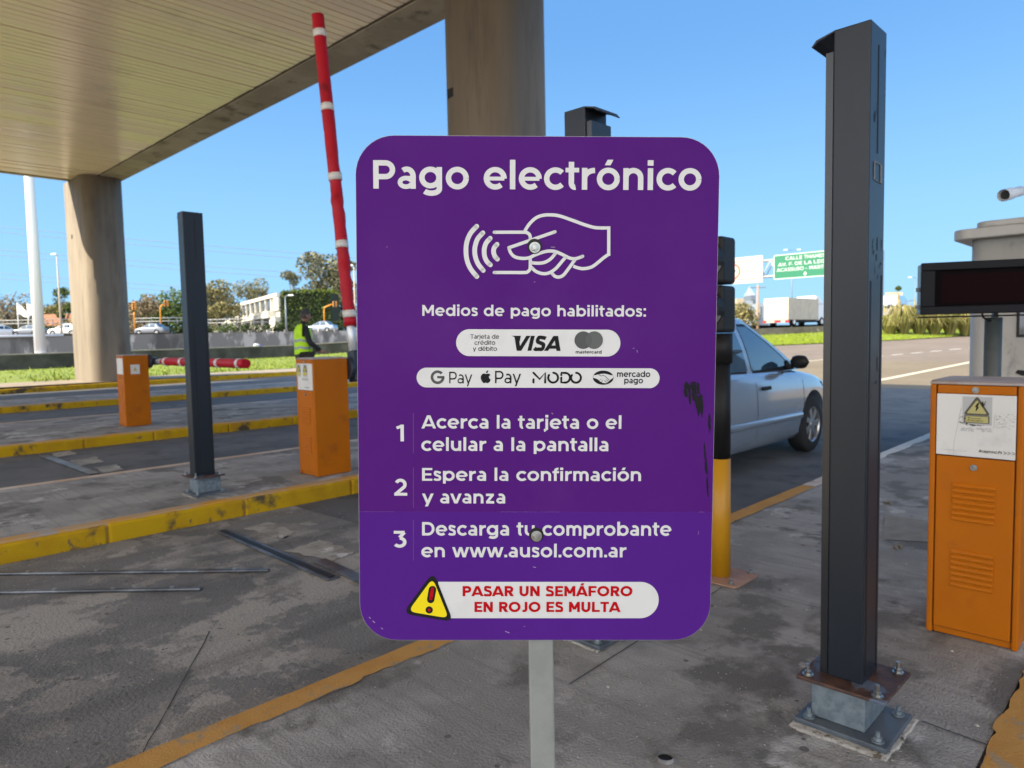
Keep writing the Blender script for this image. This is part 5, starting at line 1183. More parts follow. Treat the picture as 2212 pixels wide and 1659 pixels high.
b.build('rail', M_lamp_white, up)
for k in range(9):
    f = k / 8; a = q[3].lerp(q[4], f) + Vector((0, 0, lerp(up_top[3], up_top[4], f)))
    MB().box(a.x - .2, a.y - .1, a.z - .3, a.x + .2, a.y + .1, a.z + .22).build('parapet_post', M_stain, up)
mb = MB(); pts = [Vector((p_.x, p_.y, 0)) + AWAY * .5 for p_ in up_pts]; vs = []
for p_, zt_ in zip(pts, (2.2, 2.25, 2.3, 2.3, 2.35, 2.4)):
    vs += [(p_.x, p_.y, zt_), (p_.x + AWAY.x * 34, p_.y + AWAY.y * 34, zt_)]
mb.add(vs, [(2 * i, 2 * i + 2, 2 * i + 3, 2 * i + 1) for i in range(5)]); struct(mb.build('motorway', M_ground))
mz = MB(); vs = []
for p_ in [pts[0] + AWAY * 34, pts[-1] + AWAY * 34]: vs.append(p_)
mz.sheet([(vs[0].x - 60, vs[0].y + 60, 2.2), (vs[1].x + 60, vs[1].y - 60, 2.42), (vs[1].x + 60 + AWAY.x * 400, vs[1].y - 60 + AWAY.y * 400, 2.42), (vs[0].x - 60 + AWAY.x * 400, vs[0].y + 60 + AWAY.y * 400, 2.2)])
struct(mz.build('field', mat('verge_ground', (0.09, 0.095, 0.04), (0.12, 0.11, 0.06), .1, .4, .6, rough=.95)))
# litter on the wall
for (x, y, s, m, lab) in ((552, 744, .17, M_lamp_white, 'crumpled white bag lying on the mossy wall coping'), (561, 746, .11, mat('violet_plastic', (.12, .09, .35), rough=.5), 'small violet scrap beside the white bag on the wall')):
    p_ = at_depth(x, y + 3, 42.5); r = random.Random(int(x)); b = MB(); n1, n2 = 6, 9
    vs = [(s * 1.3 * math.sin(math.pi * i / n1) * math.cos(2 * math.pi * k / n2) * r.uniform(.7, 1.3), s * math.sin(math.pi * i / n1) * math.sin(2 * math.pi * k / n2) * r.uniform(.7, 1.3), s * (1 + math.cos(math.pi * i / n1)) * .7) for i in range(n1 + 1) for k in range(n2)]
    b.add(vs, [(i * n2 + k, i * n2 + (k + 1) % n2, (i + 1) * n2 + (k + 1) % n2, (i + 1) * n2 + k) for i in range(n1) for k in range(n2)])
    # sits on the coping: intersect the ray with the wall line between its second and third points
    A, B = wl_pts[1], wl_pts[2]; rr = ray(x, y); nn = Vector((-(B - A).y, (B - A).x, 0)); tt = (A - Vector((0, 0, H))).dot(nn) / rr.dot(nn); hit = Vector((0, 0, H)) + rr * tt
    tag(b.build('plastic_bag', m, None, (hit.x + AWAY.x * .15, hit.y + AWAY.y * .15, .80 + .06 + .03)), lab, 'bag')

# ------------------------------------------------------------------ trees and bushes
def tpos(x, dp, z=2.25): q = at_depth(x, 705, dp); return (q.x, q.y, z)
def th(ytop, dp, z=2.25): return H + (735 - ytop) * dp / F0 - z
tree('bare_tree', 'thinly leaved brown tree behind the flagpoles at the far left', tpos(24, 118), th(588, 118), 10.5, 'brown', 1, 1500, .16, .25, 16, sparse=True)
tree('leafy_tree', 'olive bush-like tree low behind the white mast', tpos(70, 122), th(655, 122), 6.0, 'olive', 2, 1200, .2, .1)
tree('palm_like_tree', 'dark green tree just left of the far concrete column', tpos(140, 128), th(612, 128), 3.6, 'dark', 3, 800, .2, .3)
tree('lime_tree', 'yellow green small tree right of the far concrete column', tpos(284, 128), th(643, 128), 3.0, 'lime', 13, 600, .2, .3)
tree('broad_tree', 'broad dark green tree left of the near dark post', tpos(352, 126), th(618, 126), 11.0, 'dark', 4, 5200, .24, .12, 16)
tree('russet_tree', 'brown leaved round tree in front of the dark green tree', tpos(310, 112), th(644, 112), 6.2, 'brown', 5, 2600, .2, .1, 11)
tree('olive_tree', 'wide olive brown tree just right of the near dark post', tpos(474, 124), th(614, 124), 9.0, 'olive', 6, 4600, .22, .25, 15)
tree('olive_tree', 'olive brown tree over the white building roof', tpos(548, 185), th(606, 185), 10.5, 'olive', 7, 3400, .24, .2, 12)
tree('scrub_tree', 'low olive tree below the wide olive tree beside the dark post', tpos(445, 116), th(660, 116), 4.0, 'olive', 8, 900, .2, .1)
tree('spiky_pine', 'thin dark pine behind the ivy covered block', tpos(638, 150, 2.2), th(580, 150), 5.6, 'pine', 9, 1700, .22, .35, 9)
tree('tall_pine', 'tall ragged grey green pine beside the raised red arm', tpos(706, 138, 2.2), th(545, 138), 9.8, 'pine', 10, 5200, .26, .15, 18)
tree('tall_pine', 'dark pine half hidden by the left edge of the purple sign', tpos(748, 134, 2.2), th(568, 134), 7.0, 'pine', 12, 3600, .24, .1, 14)
for k, (x, yt, w, kd, lab) in enumerate(((8, 640, 7, 'olive', 'low olive tree at the far left edge behind the white car'), (50, 648, 7, 'brown', 'brown shrubby tree behind the two white flags'), (112, 650, 6, 'olive', 'low olive tree behind the street lamp left of the column'), (160, 648, 7, 'lime', 'yellowish tree touching the left side of the far column'), (412, 655, 7, 'brown', 'brown tree half hidden by the near dark post'), (590, 640, 6, 'olive', 'low tree peeping over the white building next to the ivy block'), (670, 615, 6, 'pine', 'dull green tree rising over the ivy covered block'), (735, 640, 7, 'hedge', 'dark tree below the tall pines beside the red arm'))):
    tree('background_tree', lab, tpos(x, 156 + 3 * (k % 3), 2.2), th(yt, 157), w, kd, 90 + k, 1500, .26, .06, 11)
for k, (x, w, hh, kd) in enumerate(((300, 3.6, 1.9, 'brown'), (345, 3.4, 1.3, 'hedge'), (375, 3.2, 1.5, 'hedge'), (440, 3.8, 1.2, 'hedge'), (500, 4.4, 1.6, 'dark'), (545, 3.8, 1.5, 'hedge'), (590, 3.4, 1.6, 'hedge'), (640, 4, 1.5, 'hedge'), (725, 4, 1.7, 'hedge'), (20, 5, 1.8, 'hedge'), (95, 5, 1.7, 'hedge'), (150, 4, 2.4, 'dark'))):
    bush('roadside_bush', ('russet bush right of the far column', 'dark bush behind the passing grey car', 'dark bush touching the near dark post on its left', 'dark low bush touching the near dark post on its right', 'green bush below the white building', 'dark bush below the white building stairs', 'dark bush before the ivy covered block', 'dark bush behind the worker', 'dark bush left of the purple sign edge', 'dark hedge bush below the flags', 'dark hedge bush behind the white mast', 'green bush left of the far column')[k],
         tpos(x, 104, 2.25), w, 1.6, hh * 1.25, kd, 40 + k, 650, .13)

# ------------------------------------------------------------------ ivy block, white building, house, fences
iv0, iv1 = at_depth(608, 700, 112), at_depth(716, 700, 112)
ivy = thing('ivy_covered_block', 'tall square block fully covered in dark ivy behind the worker', 'building', (iv0.x, iv0.y, 2.2), YAW)
wI = (iv1 - iv0).length; hI = H + (738 - 632) * 112 / F0 - 2.2
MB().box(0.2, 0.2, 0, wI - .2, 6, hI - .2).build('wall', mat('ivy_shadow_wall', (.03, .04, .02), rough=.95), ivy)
r = random.Random(8); b = MB()
for _ in range(7000):
    f = r.random()
    if f < .62: c = Vector((r.uniform(0, wI), r.uniform(-.15, .25), r.uniform(0, hI)))
    elif f < .85: c = Vector((r.uniform(0, wI), r.uniform(0, 6), hI + r.uniform(-.25, .35)))
    else: c = Vector((r.uniform(-.15, .2), r.uniform(0, 6), r.uniform(0, hI)))
    s = r.uniform(.08, .2); u = Vector((r.uniform(-1, 1), r.uniform(-.6, .6), r.uniform(-1, 1))).normalized() * s; w = Vector((r.uniform(-1, 1), r.uniform(-1, 1), r.uniform(-1, 1))).normalized() * s
    b.add([c - u, c + w, c + u, c - w], [(0, 1, 2, 3)], 1 if (f >= .62 and f < .85) or r.random() < .12 else 0)  # sunlit top put into the leaf colour, plus a few random pale leaves
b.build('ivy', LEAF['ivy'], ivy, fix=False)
M_bwhite = mat('white_render', (0.62, 0.60, 0.53), (0.54, 0.52, 0.46), .8, .45, .62, rough=.85)
M_bwin = mat('shaded_window', (0.06, 0.065, 0.07), rough=.15, spec=.7)
M_bgrey = mat('grey_render', (0.30, 0.29, 0.28), rough=.9)
a0 = at_depth(606, 700, 118); a1 = at_depth(500, 700, 158); dv = (a0 - a1); Lb = dv.length; yawb = math.atan2(dv.y, dv.x)
wb = thing('white_building', 'white two-storey building with ramp-like roofline left of the ivy block', 'building', (a1.x, a1.y, 2.2), yawb)
hb = H + (738 - 634) * 118 / F0 - 2.2
MB().box(0, .02, 0, Lb, 9, hb - .02).build('wall', M_bgrey, wb)
b = MB(); b.box(-.3, -.5, hb - .55, Lb + .02, .019, hb); b.build('roof_edge', M_bwhite, wb)
MB().box(-.3, -1.4, hb * .44, Lb * .93, .018, hb * .60).build('balcony', M_bwhite, wb)
b = MB()
MB().box(Lb - 4.2, -.9, 0, Lb, .017, hb * .44 - .002).build('end_wall', M_bwhite, wb)
MB().box(Lb - 3.4, -.3, hb * .602, Lb + .01, .016, hb - .552).build('end_wall', M_bwhite, wb)
for k in range(9):
    x = 1.0 + k * (Lb - 6) / 9
    wf = MB().box(x, -.02, hb * .64, x + (Lb - 6) / 9 - .7, .015, hb - .62).build('window', M_bwin, wb)
    MB().box(x + (Lb - 6) / 9 - .66, -.28, hb * .60, x + (Lb - 6) / 9 - .2, .014, hb - .56).build('pillar', M_bwhite, wb)
    if k % 2 == 0: MB().box(x, -1.2, 0, x + .45, -.8, hb * .439).build('pillar', M_bwhite, wb)
ca = at_depth(430, 700, 150); low = thing('low_building', 'low pale grey building with flat roof behind the trees beside the dark post', 'building', (ca.x, ca.y, 2.2), YAW)
MB().box(0, 0, 0, 13, 6, 3.0).build('wall', mat('pale_grey_wall', (.42, .41, .43), rough=.9), low); MB().box(-.3, -.3, 3.002, 13.3, 6, 3.3).build('roof', M_bwhite, low)
for k in range(4): MB().box(1 + k * 3, -.03, 1.0, 2.8 + k * 3, -.001, 2.2).build('window', M_bwin, low)
hp = at_depth(72, 700, 138); hs_ = thing('tiled_house', 'house with an orange tiled roof left of the far column', 'house', (hp.x, hp.y, 2.2), YAW)
MB().box(0, 0, 0, 9.5, 7, 2.9).build('wall', mat('greyish_plaster', (.30, .28, .27), rough=.9), hs_)
MB().prism([(-.5, 2.902), (7.5, 2.902), (3.5, 5.4)], 'x', -.4, 9.9).build('roof', mat('orange_roof_tiles', (.30, .13, .06), (.22, .10, .05), 2, .4, .6, rough=.85), hs_)
for k in range(2): MB().box(1.5 + k * 4, -.03, .9, 3.2 + k * 4, -.001, 2.2).build('window', M_bwin, hs_)
def rail(label, x0, x1, y, dp, n):
    t = thing('guard_rail', label, 'guard rail', (0, 0, 0), 0, 'white guard rails along the motorway')
    a, c = at_depth(x0, y + (1106 - x0) * 0, dp), at_depth(x1, y - (x1 - x0) * .02, dp)
    for dz in (0, -.5): MB().tube([a + Vector((0, 0, dz)), c + Vector((0, 0, dz))], .055, 6).build('beam', mat('dull_white_rail', (.36, .37, .38), rough=.5), t)
    for k in range(n + 1):
        q_ = a.lerp(c, k / n); MB().box(q_.x - .05, q_.y - .05, q_.z - 1.0, q_.x + .05, q_.y + .05, q_.z + .05).build('rail_post', M_galv, t)
rail('white guard rail below the flags at far left', -20, 158, 693, 109, 8)
rail('white guard rail between the far column and the near dark post', 288, 402, 688, 109, 6)
rail('white guard rail below the white building', 430, 588, 691, 109, 8)

# ------------------------------------------------------------------ poles, flags, lamps, signals, wires
mq = at_z(87.5, 764, .0); mp_ = at_depth(87.5, 764, 43.5)
mast = thing('white_mast', 'thick white steel mast rising behind the mossy wall at left', 'mast', (mp_.x, mp_.y, -.2), 0)
MB().tube([(0, 0, 0), (0, 0, 8), (0, 0, 24)], [.315, .28, .17], 24).build('shaft', M_lamp_white, mast)
MB().prism(circle(0, 0, .42, 20), 'z', 0.1, .98).build('base', M_lamp_white, mast)
def lamp(label, x, ybase, ytop, dp, arm, m=None, z0=1.4):
    q = at_depth(x, ytop, dp); t = thing('street_lamp', label, 'street lamp', (q.x, q.y, z0), YAW, 'street lamps along the motorway'); h = q.z - z0
    MB().tube([(0, 0, 0), (0, 0, h * .5), (0, 0, h)], [.14, .11, .07], 10).build('pole', m or mat('beige_pole', (.40, .34, .26), rough=.6), t)
    for a in arm:
        MB().tube([(0, 0, h - .05), (a * .5, 0, h + .12), (a, 0, h + .12)], .045, 8).build('lamp_arm', M_galv, t)
        b = MB(); b.hexa([(a - .38, -.15, h + .06), (a + .38, -.15, h + .06), (a + .38, .15, h + .06), (a - .38, .15, h + .06), (a - .25, -.1, h + .22), (a + .25, -.1, h + .22), (a + .25, .1, h + .22), (a - .25, .1, h + .22)]); b.build('lamp_head', M_lamp_white, t)
    return t
lamp('tall street lamp between the white mast and the far column', 122.5, 730, 551, 90, (-.35,))
lamp('street lamp standing against the ivy covered block', 616, 710, 640, 92, (.75,), M_galv)
lamp('beige street lamp beside the raised red barrier arm', 764, 708, 575, 94, (-.4,))
M_sig = mat('signal_orange', (0.60, 0.24, 0.015), rough=.5)
def signal(label, pts, head, dp, z0=2.3):
    a = [at_depth(x, y, dp) for x, y in pts]; o = a[0]; t = thing('traffic_signal', label, 'traffic light', (o.x, o.y, z0), 0, 'orange traffic signals on the motorway')
    rel = [p_ - Vector((o.x, o.y, z0)) for p_ in a]
    MB().tube([Vector((0, 0, 0))] + rel, .10, 8).build('pole', M_sig, t)
    hx, hy, hh = head; c = at_depth(hx, hy, dp - .3) - Vector((o.x, o.y, z0)); s = hh * dp / F0 / 2
    b = MB(); b.box(-.26, -.2, -s, .26, .2, s); hd_ = b.build('signal_head', M_sig, t, tuple(c), (0, 0, YAW), bevel=.06)
    for k in (-1, 0, 1): MB().prism(circle(0, k * s * .62, .15, 14), 'y', -.24, -.201).build('signal_lens', M_black, hd_)
signal('orange traffic signal before the dark green tree', ((346, 668), (346.5, 663), (352, 657)), (359.5, 655.5, 13), 96)
signal('orange traffic signal on a bent arm beside the worker', ((700, 672), (701, 664), (718, 657)), (723.5, 657, 12), 98)
signal('orange traffic signal peeping out right of the far column', ((290, 680), (290, 674)), (290, 661, 17), 98)
for k, (x, yt, lab) in enumerate(((36.5, 654, 'white flag on the left flagpole, hanging to the right'), (58.5, 655, 'white flag on the second flagpole, furled against its pole'), (82, 652, 'bare white flagpole half hidden by the white mast'))):
    q = at_depth(x, yt, 106); t = thing('flagpole', lab, 'flag', (q.x, q.y, 2.2), YAW, 'white flags beside the motorway')
    h = q.z - 2.2; MB().tube([(0, 0, 0), (0, 0, h)], .06, 8).build('pole', M_lamp_white, t)
    if k < 2:
        W_ = 1.7 if k == 0 else 1.0; vs = []; nx_ = 8
        for i in range(nx_ + 1):
            f = i / nx_; dr = f * (1.5 if k == 0 else .4); hh = lerp(1.7, .9, f) if k == 0 else lerp(2.0, 1.2, f)
            for j in (0, 1): vs.append((f * W_ * .95 + .06, .18 * math.sin(f * 7), h - dr - j * hh))
        MB().add(vs, [(2 * i, 2 * i + 1, 2 * i + 3, 2 * i + 2) for i in range(nx_)], 0, True).build('flag', M_lamp_white, t, fix=False)
M_wire = mat('power_line', (0.16, 0.20, 0.25), rough=.6)
wy = ((488, 553, 0), (499, 564, 0), (541, 590, 0), (552, 601, 0), (593, 634, 0), (604, 644, 0))
for k, (ya, yb_, _) in enumerate(wy):
    a, c = at_depth(-260, ya - 24, 190), at_depth(1106, yb_ + 28, 190); pts = [a.lerp(c, f) - Vector((0, 0, 3.0 * 4 * f * (1 - f) * .25)) for f in [i / 12 for i in range(13)]]
    tag(MB().tube(pts, .075, 5).build('power_line', M_wire), ('topmost thin power line crossing the left sky', 'second power line from the top in the left sky', 'third power line from the top in the left sky', 'fourth power line from the top in the left sky', 'fifth power line from the top in the left sky', 'lowest thin power line in the left sky')[k], 'power line', 'power lines across the left sky')

# ------------------------------------------------------------------ right side: gantry, truck, pampas, skyline
gd = 76.0
G0 = at_depth(1672, 552, gd)
XG = G0.x
def onX(x, y, X=None): r = ray(x, y); X = XG if X is None else X; return Vector((0, 0, H)) + r * (X / r.x)
gan = thing('sign_gantry', 'motorway gantry carrying a green destination sign and a white lorry sign', 'sign gantry', (XG, 0, 0))
M_green = mat('sign_green', (0.0, 0.13, 0.065), rough=.45); M_gw = mat('sign_white', (.42, .41, .37), rough=.5)
def panel_(name, xl, xr, ytl, ybl, m, ymid=None):
    a, c = onX(xl, ytl), onX(xl, ybl); e = onX(xr, ytl - (xr - xl) * .08)
    b = MB().box(-.04, e.y, c.z, 0.04, a.y, a.z); return b.build(name, m, gan), a.y, e.y, c.z, a.z
gp, gy0, gy1, gz0, gz1 = panel_('green_sign', 1672, 1812, 552, 604, M_green)
wp, wy0, wy1, wz0, wz1 = panel_('white_sign', 1540, 1648, 562, 617, M_gw)
def onpanel(parent, m, y0, z0, polys, lay=1):
    b = MB()
    for k, q_ in polys: b.sheet([(-.045 - .004 * lay - k * .0006, y0 - u, z0 + z) for u, z in q_])
    b.build('lettering', m, parent, fix=False)
GW, GH = gy0 - gy1, gz1 - gz0
M_gl = mat('sign_reflective_white', (.50, .55, .53), rough=.5)
for s, cx_, wd, zz in (('CALLE THAMES', .50, .62, .76), ('AV. F. DE LA LEGUA', .50, .86, .53), ('ACASSUSO - MARTINEZ', .50, .90, .31)):
    onpanel(gp, M_gl, gy0, gz0, fit_stroke(s, GW * (cx_ - wd / 2), GW * (cx_ + wd / 2), GH * zz, GH * (zz + .135), .15))
onpanel(gp, M_gl, gy0, gz0, [(0, [(GW * .47, GH * .16), (GW * .50, GH * .07), (GW * .53, GH * .16), (GW * .512, GH * .16), (GW * .512, GH * .22), (GW * .488, GH * .22), (GW * .488, GH * .16)])])
bd = 0.014
onpanel(gp, M_gl, gy0, gz0, [(0, [(0, GH), (GW, GH), (GW, GH - .07), (0, GH - .07)]), (0, [(0, 0), (GW, 0), (GW, .07), (0, .07)]), (0, [(0, 0), (.07, 0), (.07, GH), (0, GH)])])
WW, WH = wy0 - wy1, wz1 - wz0; rw = random.Random(6); pol = []
for z, u0, u1 in ((.80, .2, .92), (.45, .62, .88), (.12, .2, .95)):
    u = u0
    while u < u1:
        l = rw.uniform(.012, .03); pol.append((0, [(WW * u, WH * z), (WW * (u + l), WH * (z + .01)), (WW * (u + l), WH * (z + .075)), (WW * (u + l * .3), WH * (z + .06))])); u += l + rw.uniform(.008, .02)
onpanel(wp, mat('sign_black', (.06, .06, .06), rough=.6), wy0, wz0, pol)
ring = [(WW * .42 + .78 * math.cos(math.radians(a)), WH * .48 + .78 * math.sin(math.radians(a))) for a in range(0, 361, 12)]
onpanel(wp, mat('sign_red', (.5, .10, .06), rough=.5), wy0, wz0, [(0, q_) for q_ in ribbon(ring, .24, False)])
onpanel(wp, mat('sign_black', (.06, .06, .06)), wy0, wz0, [(0, [(WW * .34, WH * .47), (WW * .48, WH * .47), (WW * .48, WH * .54), (WW * .34, WH * .54)])], 2)
tb = MB(); ta, tbm = onX(1500, 573).z + .2, onX(1500, 603).z + .3
yl, yr = onX(1440, 590).y, onX(1900, 560).y
zt2, zb2 = (gz1 + wz1) / 2 - .5, (gz0 + wz0) / 2 + .5
for xx in (.15, 1.0):
    for z in (zt2, zb2): tb.tube([(xx, yl, z), (xx, yr, z)], .09, 6)
    n = 26
    for k in range(n):
        y0_, y1_ = lerp(yl, yr, k / n), lerp(yl, yr, (k + 1) / n); tb.tube([(xx, y0_, zb2 if k % 2 else zt2), (xx, y1_, zt2 if k % 2 else zb2)], .055, 5)
tb.build('truss', mat('gantry_steel', (.42, .40, .38), rough=.6), gan)
for y in (yl, yr): MB().tube([(.6, y, -0.1), (.6, y, zt2)], .22, 10).build('gantry_leg', M_galv, gan)

tq = at_depth(1676, 702, 68); tk = thing('box_truck', 'white box truck seen from behind driving under the motorway signs', 'truck', (tq.x, tq.y, H + (715 - 704.5) * 68 / F0), -.06)
MB().box(0, -1.25, .62, 6.4, 1.25, 3.02 - .3).build('cargo_box', mat('truck_white', (.44, .40, .32), (.38, .35, .29), 1.5, .45, .6, rough=.55), tk, bevel=.04)
for y in (-.62, 0, .62): MB().box(-.012, y - .012, .68, -.001, y + .012, 2.66).build('door_bar', M_bgrey, tk)
MB().box(-.05, -1.2, .36, .3, 1.2, .60).build('bumper', M_bgrey, tk)
for s in (-1, 1): MB().box(-.07, s * 1.15 - .18, .38, -.051, s * 1.15 + .18, .56).build('tail_light', M_tail, tk)
MB().box(-.07, -.5, .40, -.052, .1, .58).build('tail_light', M_tail, tk)
MB().box(6.6, -1.1, .55, 8.4, 1.1, 2.2).build('cab', M_cwhite, tk, bevel=.12)
MB().prism([(6.3, 2.21), (8.2, 2.21), (7.2, 3.05), (6.3, 3.05)], 'y', -1.0, 1.0).build('wind_deflector', M_cwhite, tk, bevel=.08)
MB().box(.3, -.9, .40, 8.2, .9, .61).build('chassis', M_black, tk)
for x in (1.4, 7.4):
    for s in (-1, 1):
        w = MB().prism(circle(x, .45, .45, 24), 'y', s * .85, s * 1.15).build('wheel', M_tyre, tk); MB().prism(circle(x, .45, .24, 16), 'y', s * 1.151, s * 1.16).build('rim', M_lamp_white, w)
# motorway deck under the truck
dk = MB(); vs = []
for x, y in ((1560, 703.5), (1700, 701), (1830, 698), (2000, 694), (2200, 688)):
    a = at_depth(x, y, 66); c = at_depth(x, y, 66) + Vector((10, 14, .1)); vs += [a, c]
dk.add(vs, [(2 * i, 2 * i + 2, 2 * i + 3, 2 * i + 1) for i in range(4)]); struct(dk.build('motorway', M_ground))
# pampas grass
M_pamp = [mat('pampas_blade', (.20, .19, .045), (.15, .155, .035), 2, .4, .6, rough=.7, spec=.2), mat('pampas_dry', (.33, .27, .12), rough=.75, spec=.2), mat('pampas_dark', (.07, .08, .025), rough=.8)]  # third colour is a darker green for randomly picked blades
for k, (x, y, hh, w) in enumerate(((1922, 722, 1.5, 1.4), (1950, 724, 2.3, 1.7), (1985, 724, 2.2, 1.7), (2018, 723, 2.1, 1.6), (2052, 722, 2.2, 1.7), (2085, 722, 2.1, 1.6), (2118, 720, 2.1, 1.7))):
    r = random.Random(60 + k); q = at_depth(x, y, 57.5 - .0 * k); b = MB()
    for _ in range(520):
        a = r.uniform(0, 2 * math.pi); l = hh * r.uniform(.6, 1.15); o = w * r.uniform(.15, 1.0); base = Vector((math.cos(a) * .2, math.sin(a) * .2, -.15)); pk = base + Vector((math.cos(a) * o * .55, math.sin(a) * o * .55, l)); en = base + Vector((math.cos(a) * o * 1.1, math.sin(a) * o * 1.1, l * r.uniform(.45, .85)))
        s = Vector((-math.sin(a), math.cos(a), 0)) * .022; mi = 1 if r.random() < .25 else (2 if r.random() < .2 else 0)
        b.add([base - s, base + s, pk + s, pk - s, en], [(0, 1, 2, 3), (3, 2, 4)], mi)
    for _ in range(9):
        a = r.uniform(0, 2 * math.pi); p0 = Vector((0, 0, .2)); p1 = Vector((math.cos(a) * .4, math.sin(a) * .4, hh * r.uniform(1.0, 1.35)))
        b.tube([p0, p1], [.012, .012], 4, 1); b.tube([p1, p1 + Vector((math.cos(a) * .1, math.sin(a) * .1, .45))], [.07, .01], 5, 1)
    o = b.build('pampas_grass', M_pamp, None, q, fix=False)
    tag(o, ('small pampas clump right of the near graphite post', 'tallest pampas clump right of the near graphite post', 'pampas clump under the left end of the message board', 'pampas clump under the message board, fourth from the near post', 'pampas clump under the message board, fifth from the near post', 'pampas clump just left of the toll booth corner', 'pampas clump half hidden by the toll booth corner')[k], 'pampas grass', 'pampas clumps on the grass bank')
tree('small_conifer', 'dark small conifer above the peach billboard', at_depth(1938, 690, 150), 7.0, 2.2, 'dark', 71, 700, .25, .2, 8, group='trees on the right horizon')
tree('round_tree', 'olive tree right beside the near graphite post on the horizon', at_depth(1912, 695, 120), 3.6, 4, 'olive', 72, 700, .2, .15, 9, group='trees on the right horizon')
tree('round_tree', 'dry yellow tree over the roof of the silver sedan', at_depth(1610, 700, 100), 2.6, 5, 'olive', 73, 800, .2, .1, 9, group='trees on the right horizon')
bbp = at_depth(1932, 660, 140); bb_ = thing('billboard', 'peach billboard on the horizon right of the near graphite post', 'billboard', (bbp.x, bbp.y, 0), YAW)
zz = bbp.z; MB().box(-1.6, 0, zz, 1.6, .3, zz + 2.6).build('panel', mat('peach_panel', (.62, .42, .26), rough=.7), bb_); MB().box(-.15, .31, -1, .15, .55, zz + 1).build('post', M_galv, bb_)
vq = at_depth(1926, 666, 110); vn = thing('delivery_van', 'white and blue van crossing the overpass at right', 'van', vq, YAW)
MB().box(-1.3, -.9, .35, .5, .9, 2.0).build('cargo_box', M_cwhite, vn, bevel=.1); MB().prism([(.51, .35), (2.0, .35), (2.0, 1.0), (1.4, 1.9), (.51, 2.0)], 'y', -.88, .88).build('cab', mat('van_blue', (.10, .25, .5), rough=.4), vn, bevel=.08)
for x in (-.7, 1.4): MB().prism(circle(x, .33, .33, 16), 'y', -.93, .93).build('wheel', M_tyre, vn)
oa, oc = at_depth(1880, 676, 108), at_depth(1975, 660, 104)
ov = thing('overpass', 'grey concrete overpass ramp rising behind the pampas grass', 'bridge', (0, 0, 0))
b = MB(); d = (oc - oa); nrm = AWAY * 7
b.hexa([oa - Vector((0, 0, .7)), oc - Vector((0, 0, .7)), oc + nrm - Vector((0, 0, .7)), oa + nrm - Vector((0, 0, .7)), oa, oc, oc + nrm, oa + nrm]); b.build('deck', M_bgrey, ov)
for f in (.15, .5, .85):
    q = oa.lerp(oc, f) + AWAY * 3; MB().box(q.x - .5, q.y - .5, -1, q.x + .5, q.y + .5, q.z - .701).build('pier', M_bgrey, ov)
b = MB()
for f in range(14):
    q = oa.lerp(oc, f / 13); b.box(q.x - .04, q.y - .04, q.z, q.x + .04, q.y + .04, q.z + .8)
b.tube([oa + Vector((0, 0, .8)), oc + Vector((0, 0, .8))], .06, 5); b.build('railing', M_galv, ov)
lamp('tall double-headed lamp behind the green motorway sign', 1711, 690, 541, 130, (-1.2, 1.2), M_galv, 0)
lamp('distant double-headed lamp right of the near graphite post', 1978, 690, 600, 150, (-1.2, 1.2), M_galv, 0)
uq = at_depth(1637, 615, 105); ut = thing('utility_pole', 'brown wooden utility pole left of the white box truck', 'utility pole', (uq.x, uq.y, 0), YAW)
MB().tube([(0, 0, 0), (0, 0, uq.z)], [.22, .15], 8).build('pole', mat('pole_wood', (.33, .22, .14), rough=.85), ut); MB().box(-1.2, -.06, uq.z - .5, 1.2, .06, uq.z - .35).build('crossarm', M_galv, ut)
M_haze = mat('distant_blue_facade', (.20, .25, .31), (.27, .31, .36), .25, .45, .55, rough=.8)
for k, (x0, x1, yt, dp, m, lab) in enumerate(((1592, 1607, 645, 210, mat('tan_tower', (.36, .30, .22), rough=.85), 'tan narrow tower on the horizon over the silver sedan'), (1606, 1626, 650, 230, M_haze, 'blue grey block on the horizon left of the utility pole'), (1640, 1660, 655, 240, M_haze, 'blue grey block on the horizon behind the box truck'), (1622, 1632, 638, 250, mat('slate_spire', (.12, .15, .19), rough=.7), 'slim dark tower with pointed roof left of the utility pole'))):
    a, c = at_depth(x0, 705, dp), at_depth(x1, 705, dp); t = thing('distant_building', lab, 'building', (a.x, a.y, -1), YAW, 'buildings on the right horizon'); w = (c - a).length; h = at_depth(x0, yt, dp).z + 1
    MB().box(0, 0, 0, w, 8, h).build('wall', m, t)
    if k == 3: MB().add([(0, 0, h + .002), (w, 0, h + .002), (w, 8, h + .002), (0, 8, h + .002), (w / 2, 4, h + 3.5)], [(0, 1, 4), (1, 2, 4), (2, 3, 4), (3, 0, 4)]).build('roof', M_haze, t)
    for i in range(3): MB().box(w * (.12 + .3 * i), -.05, h * .62, w * (.28 + .3 * i), -.001, h * .9).build('window', M_bwin, t)

# ------------------------------------------------------------------ things lying on the lane and island
M_bar = mat('worn_steel_bar', (0.055, 0.06, 0.07), (0.16, 0.17, 0.19), 2.2, .45, .6, (.05, .035, .028), 3, .58, .68, rough=.38, metal=.6)
def floor_bar(name, label, cat, a, c, w, h, z=-.139, bolts=0, grp=None):
    a, c = at_z(*a, z), at_z(*c, z); d = (c - a); L_ = d.length; t = thing(name, label, cat, (a.x, a.y, z), math.atan2(d.y, d.x), grp)
    MB().box(0, -w / 2, 0, L_, w / 2, h).build('rail', M_bar, t, bevel=h * .4)
    for k in range(bolts):
        q_ = MB().prism(circle(L_ * (k + .5) / bolts, 0, .012, 12), 'z', h, h + .006); q_.build('bolt', M_steel, t)
    return t
floor_bar('floor_rail', 'long thin steel rail screwed to the lane, farther of the two at left', 'rail', (-160, 1244), (582, 1235), .035, .018, bolts=5, grp='steel rails screwed to the lane')
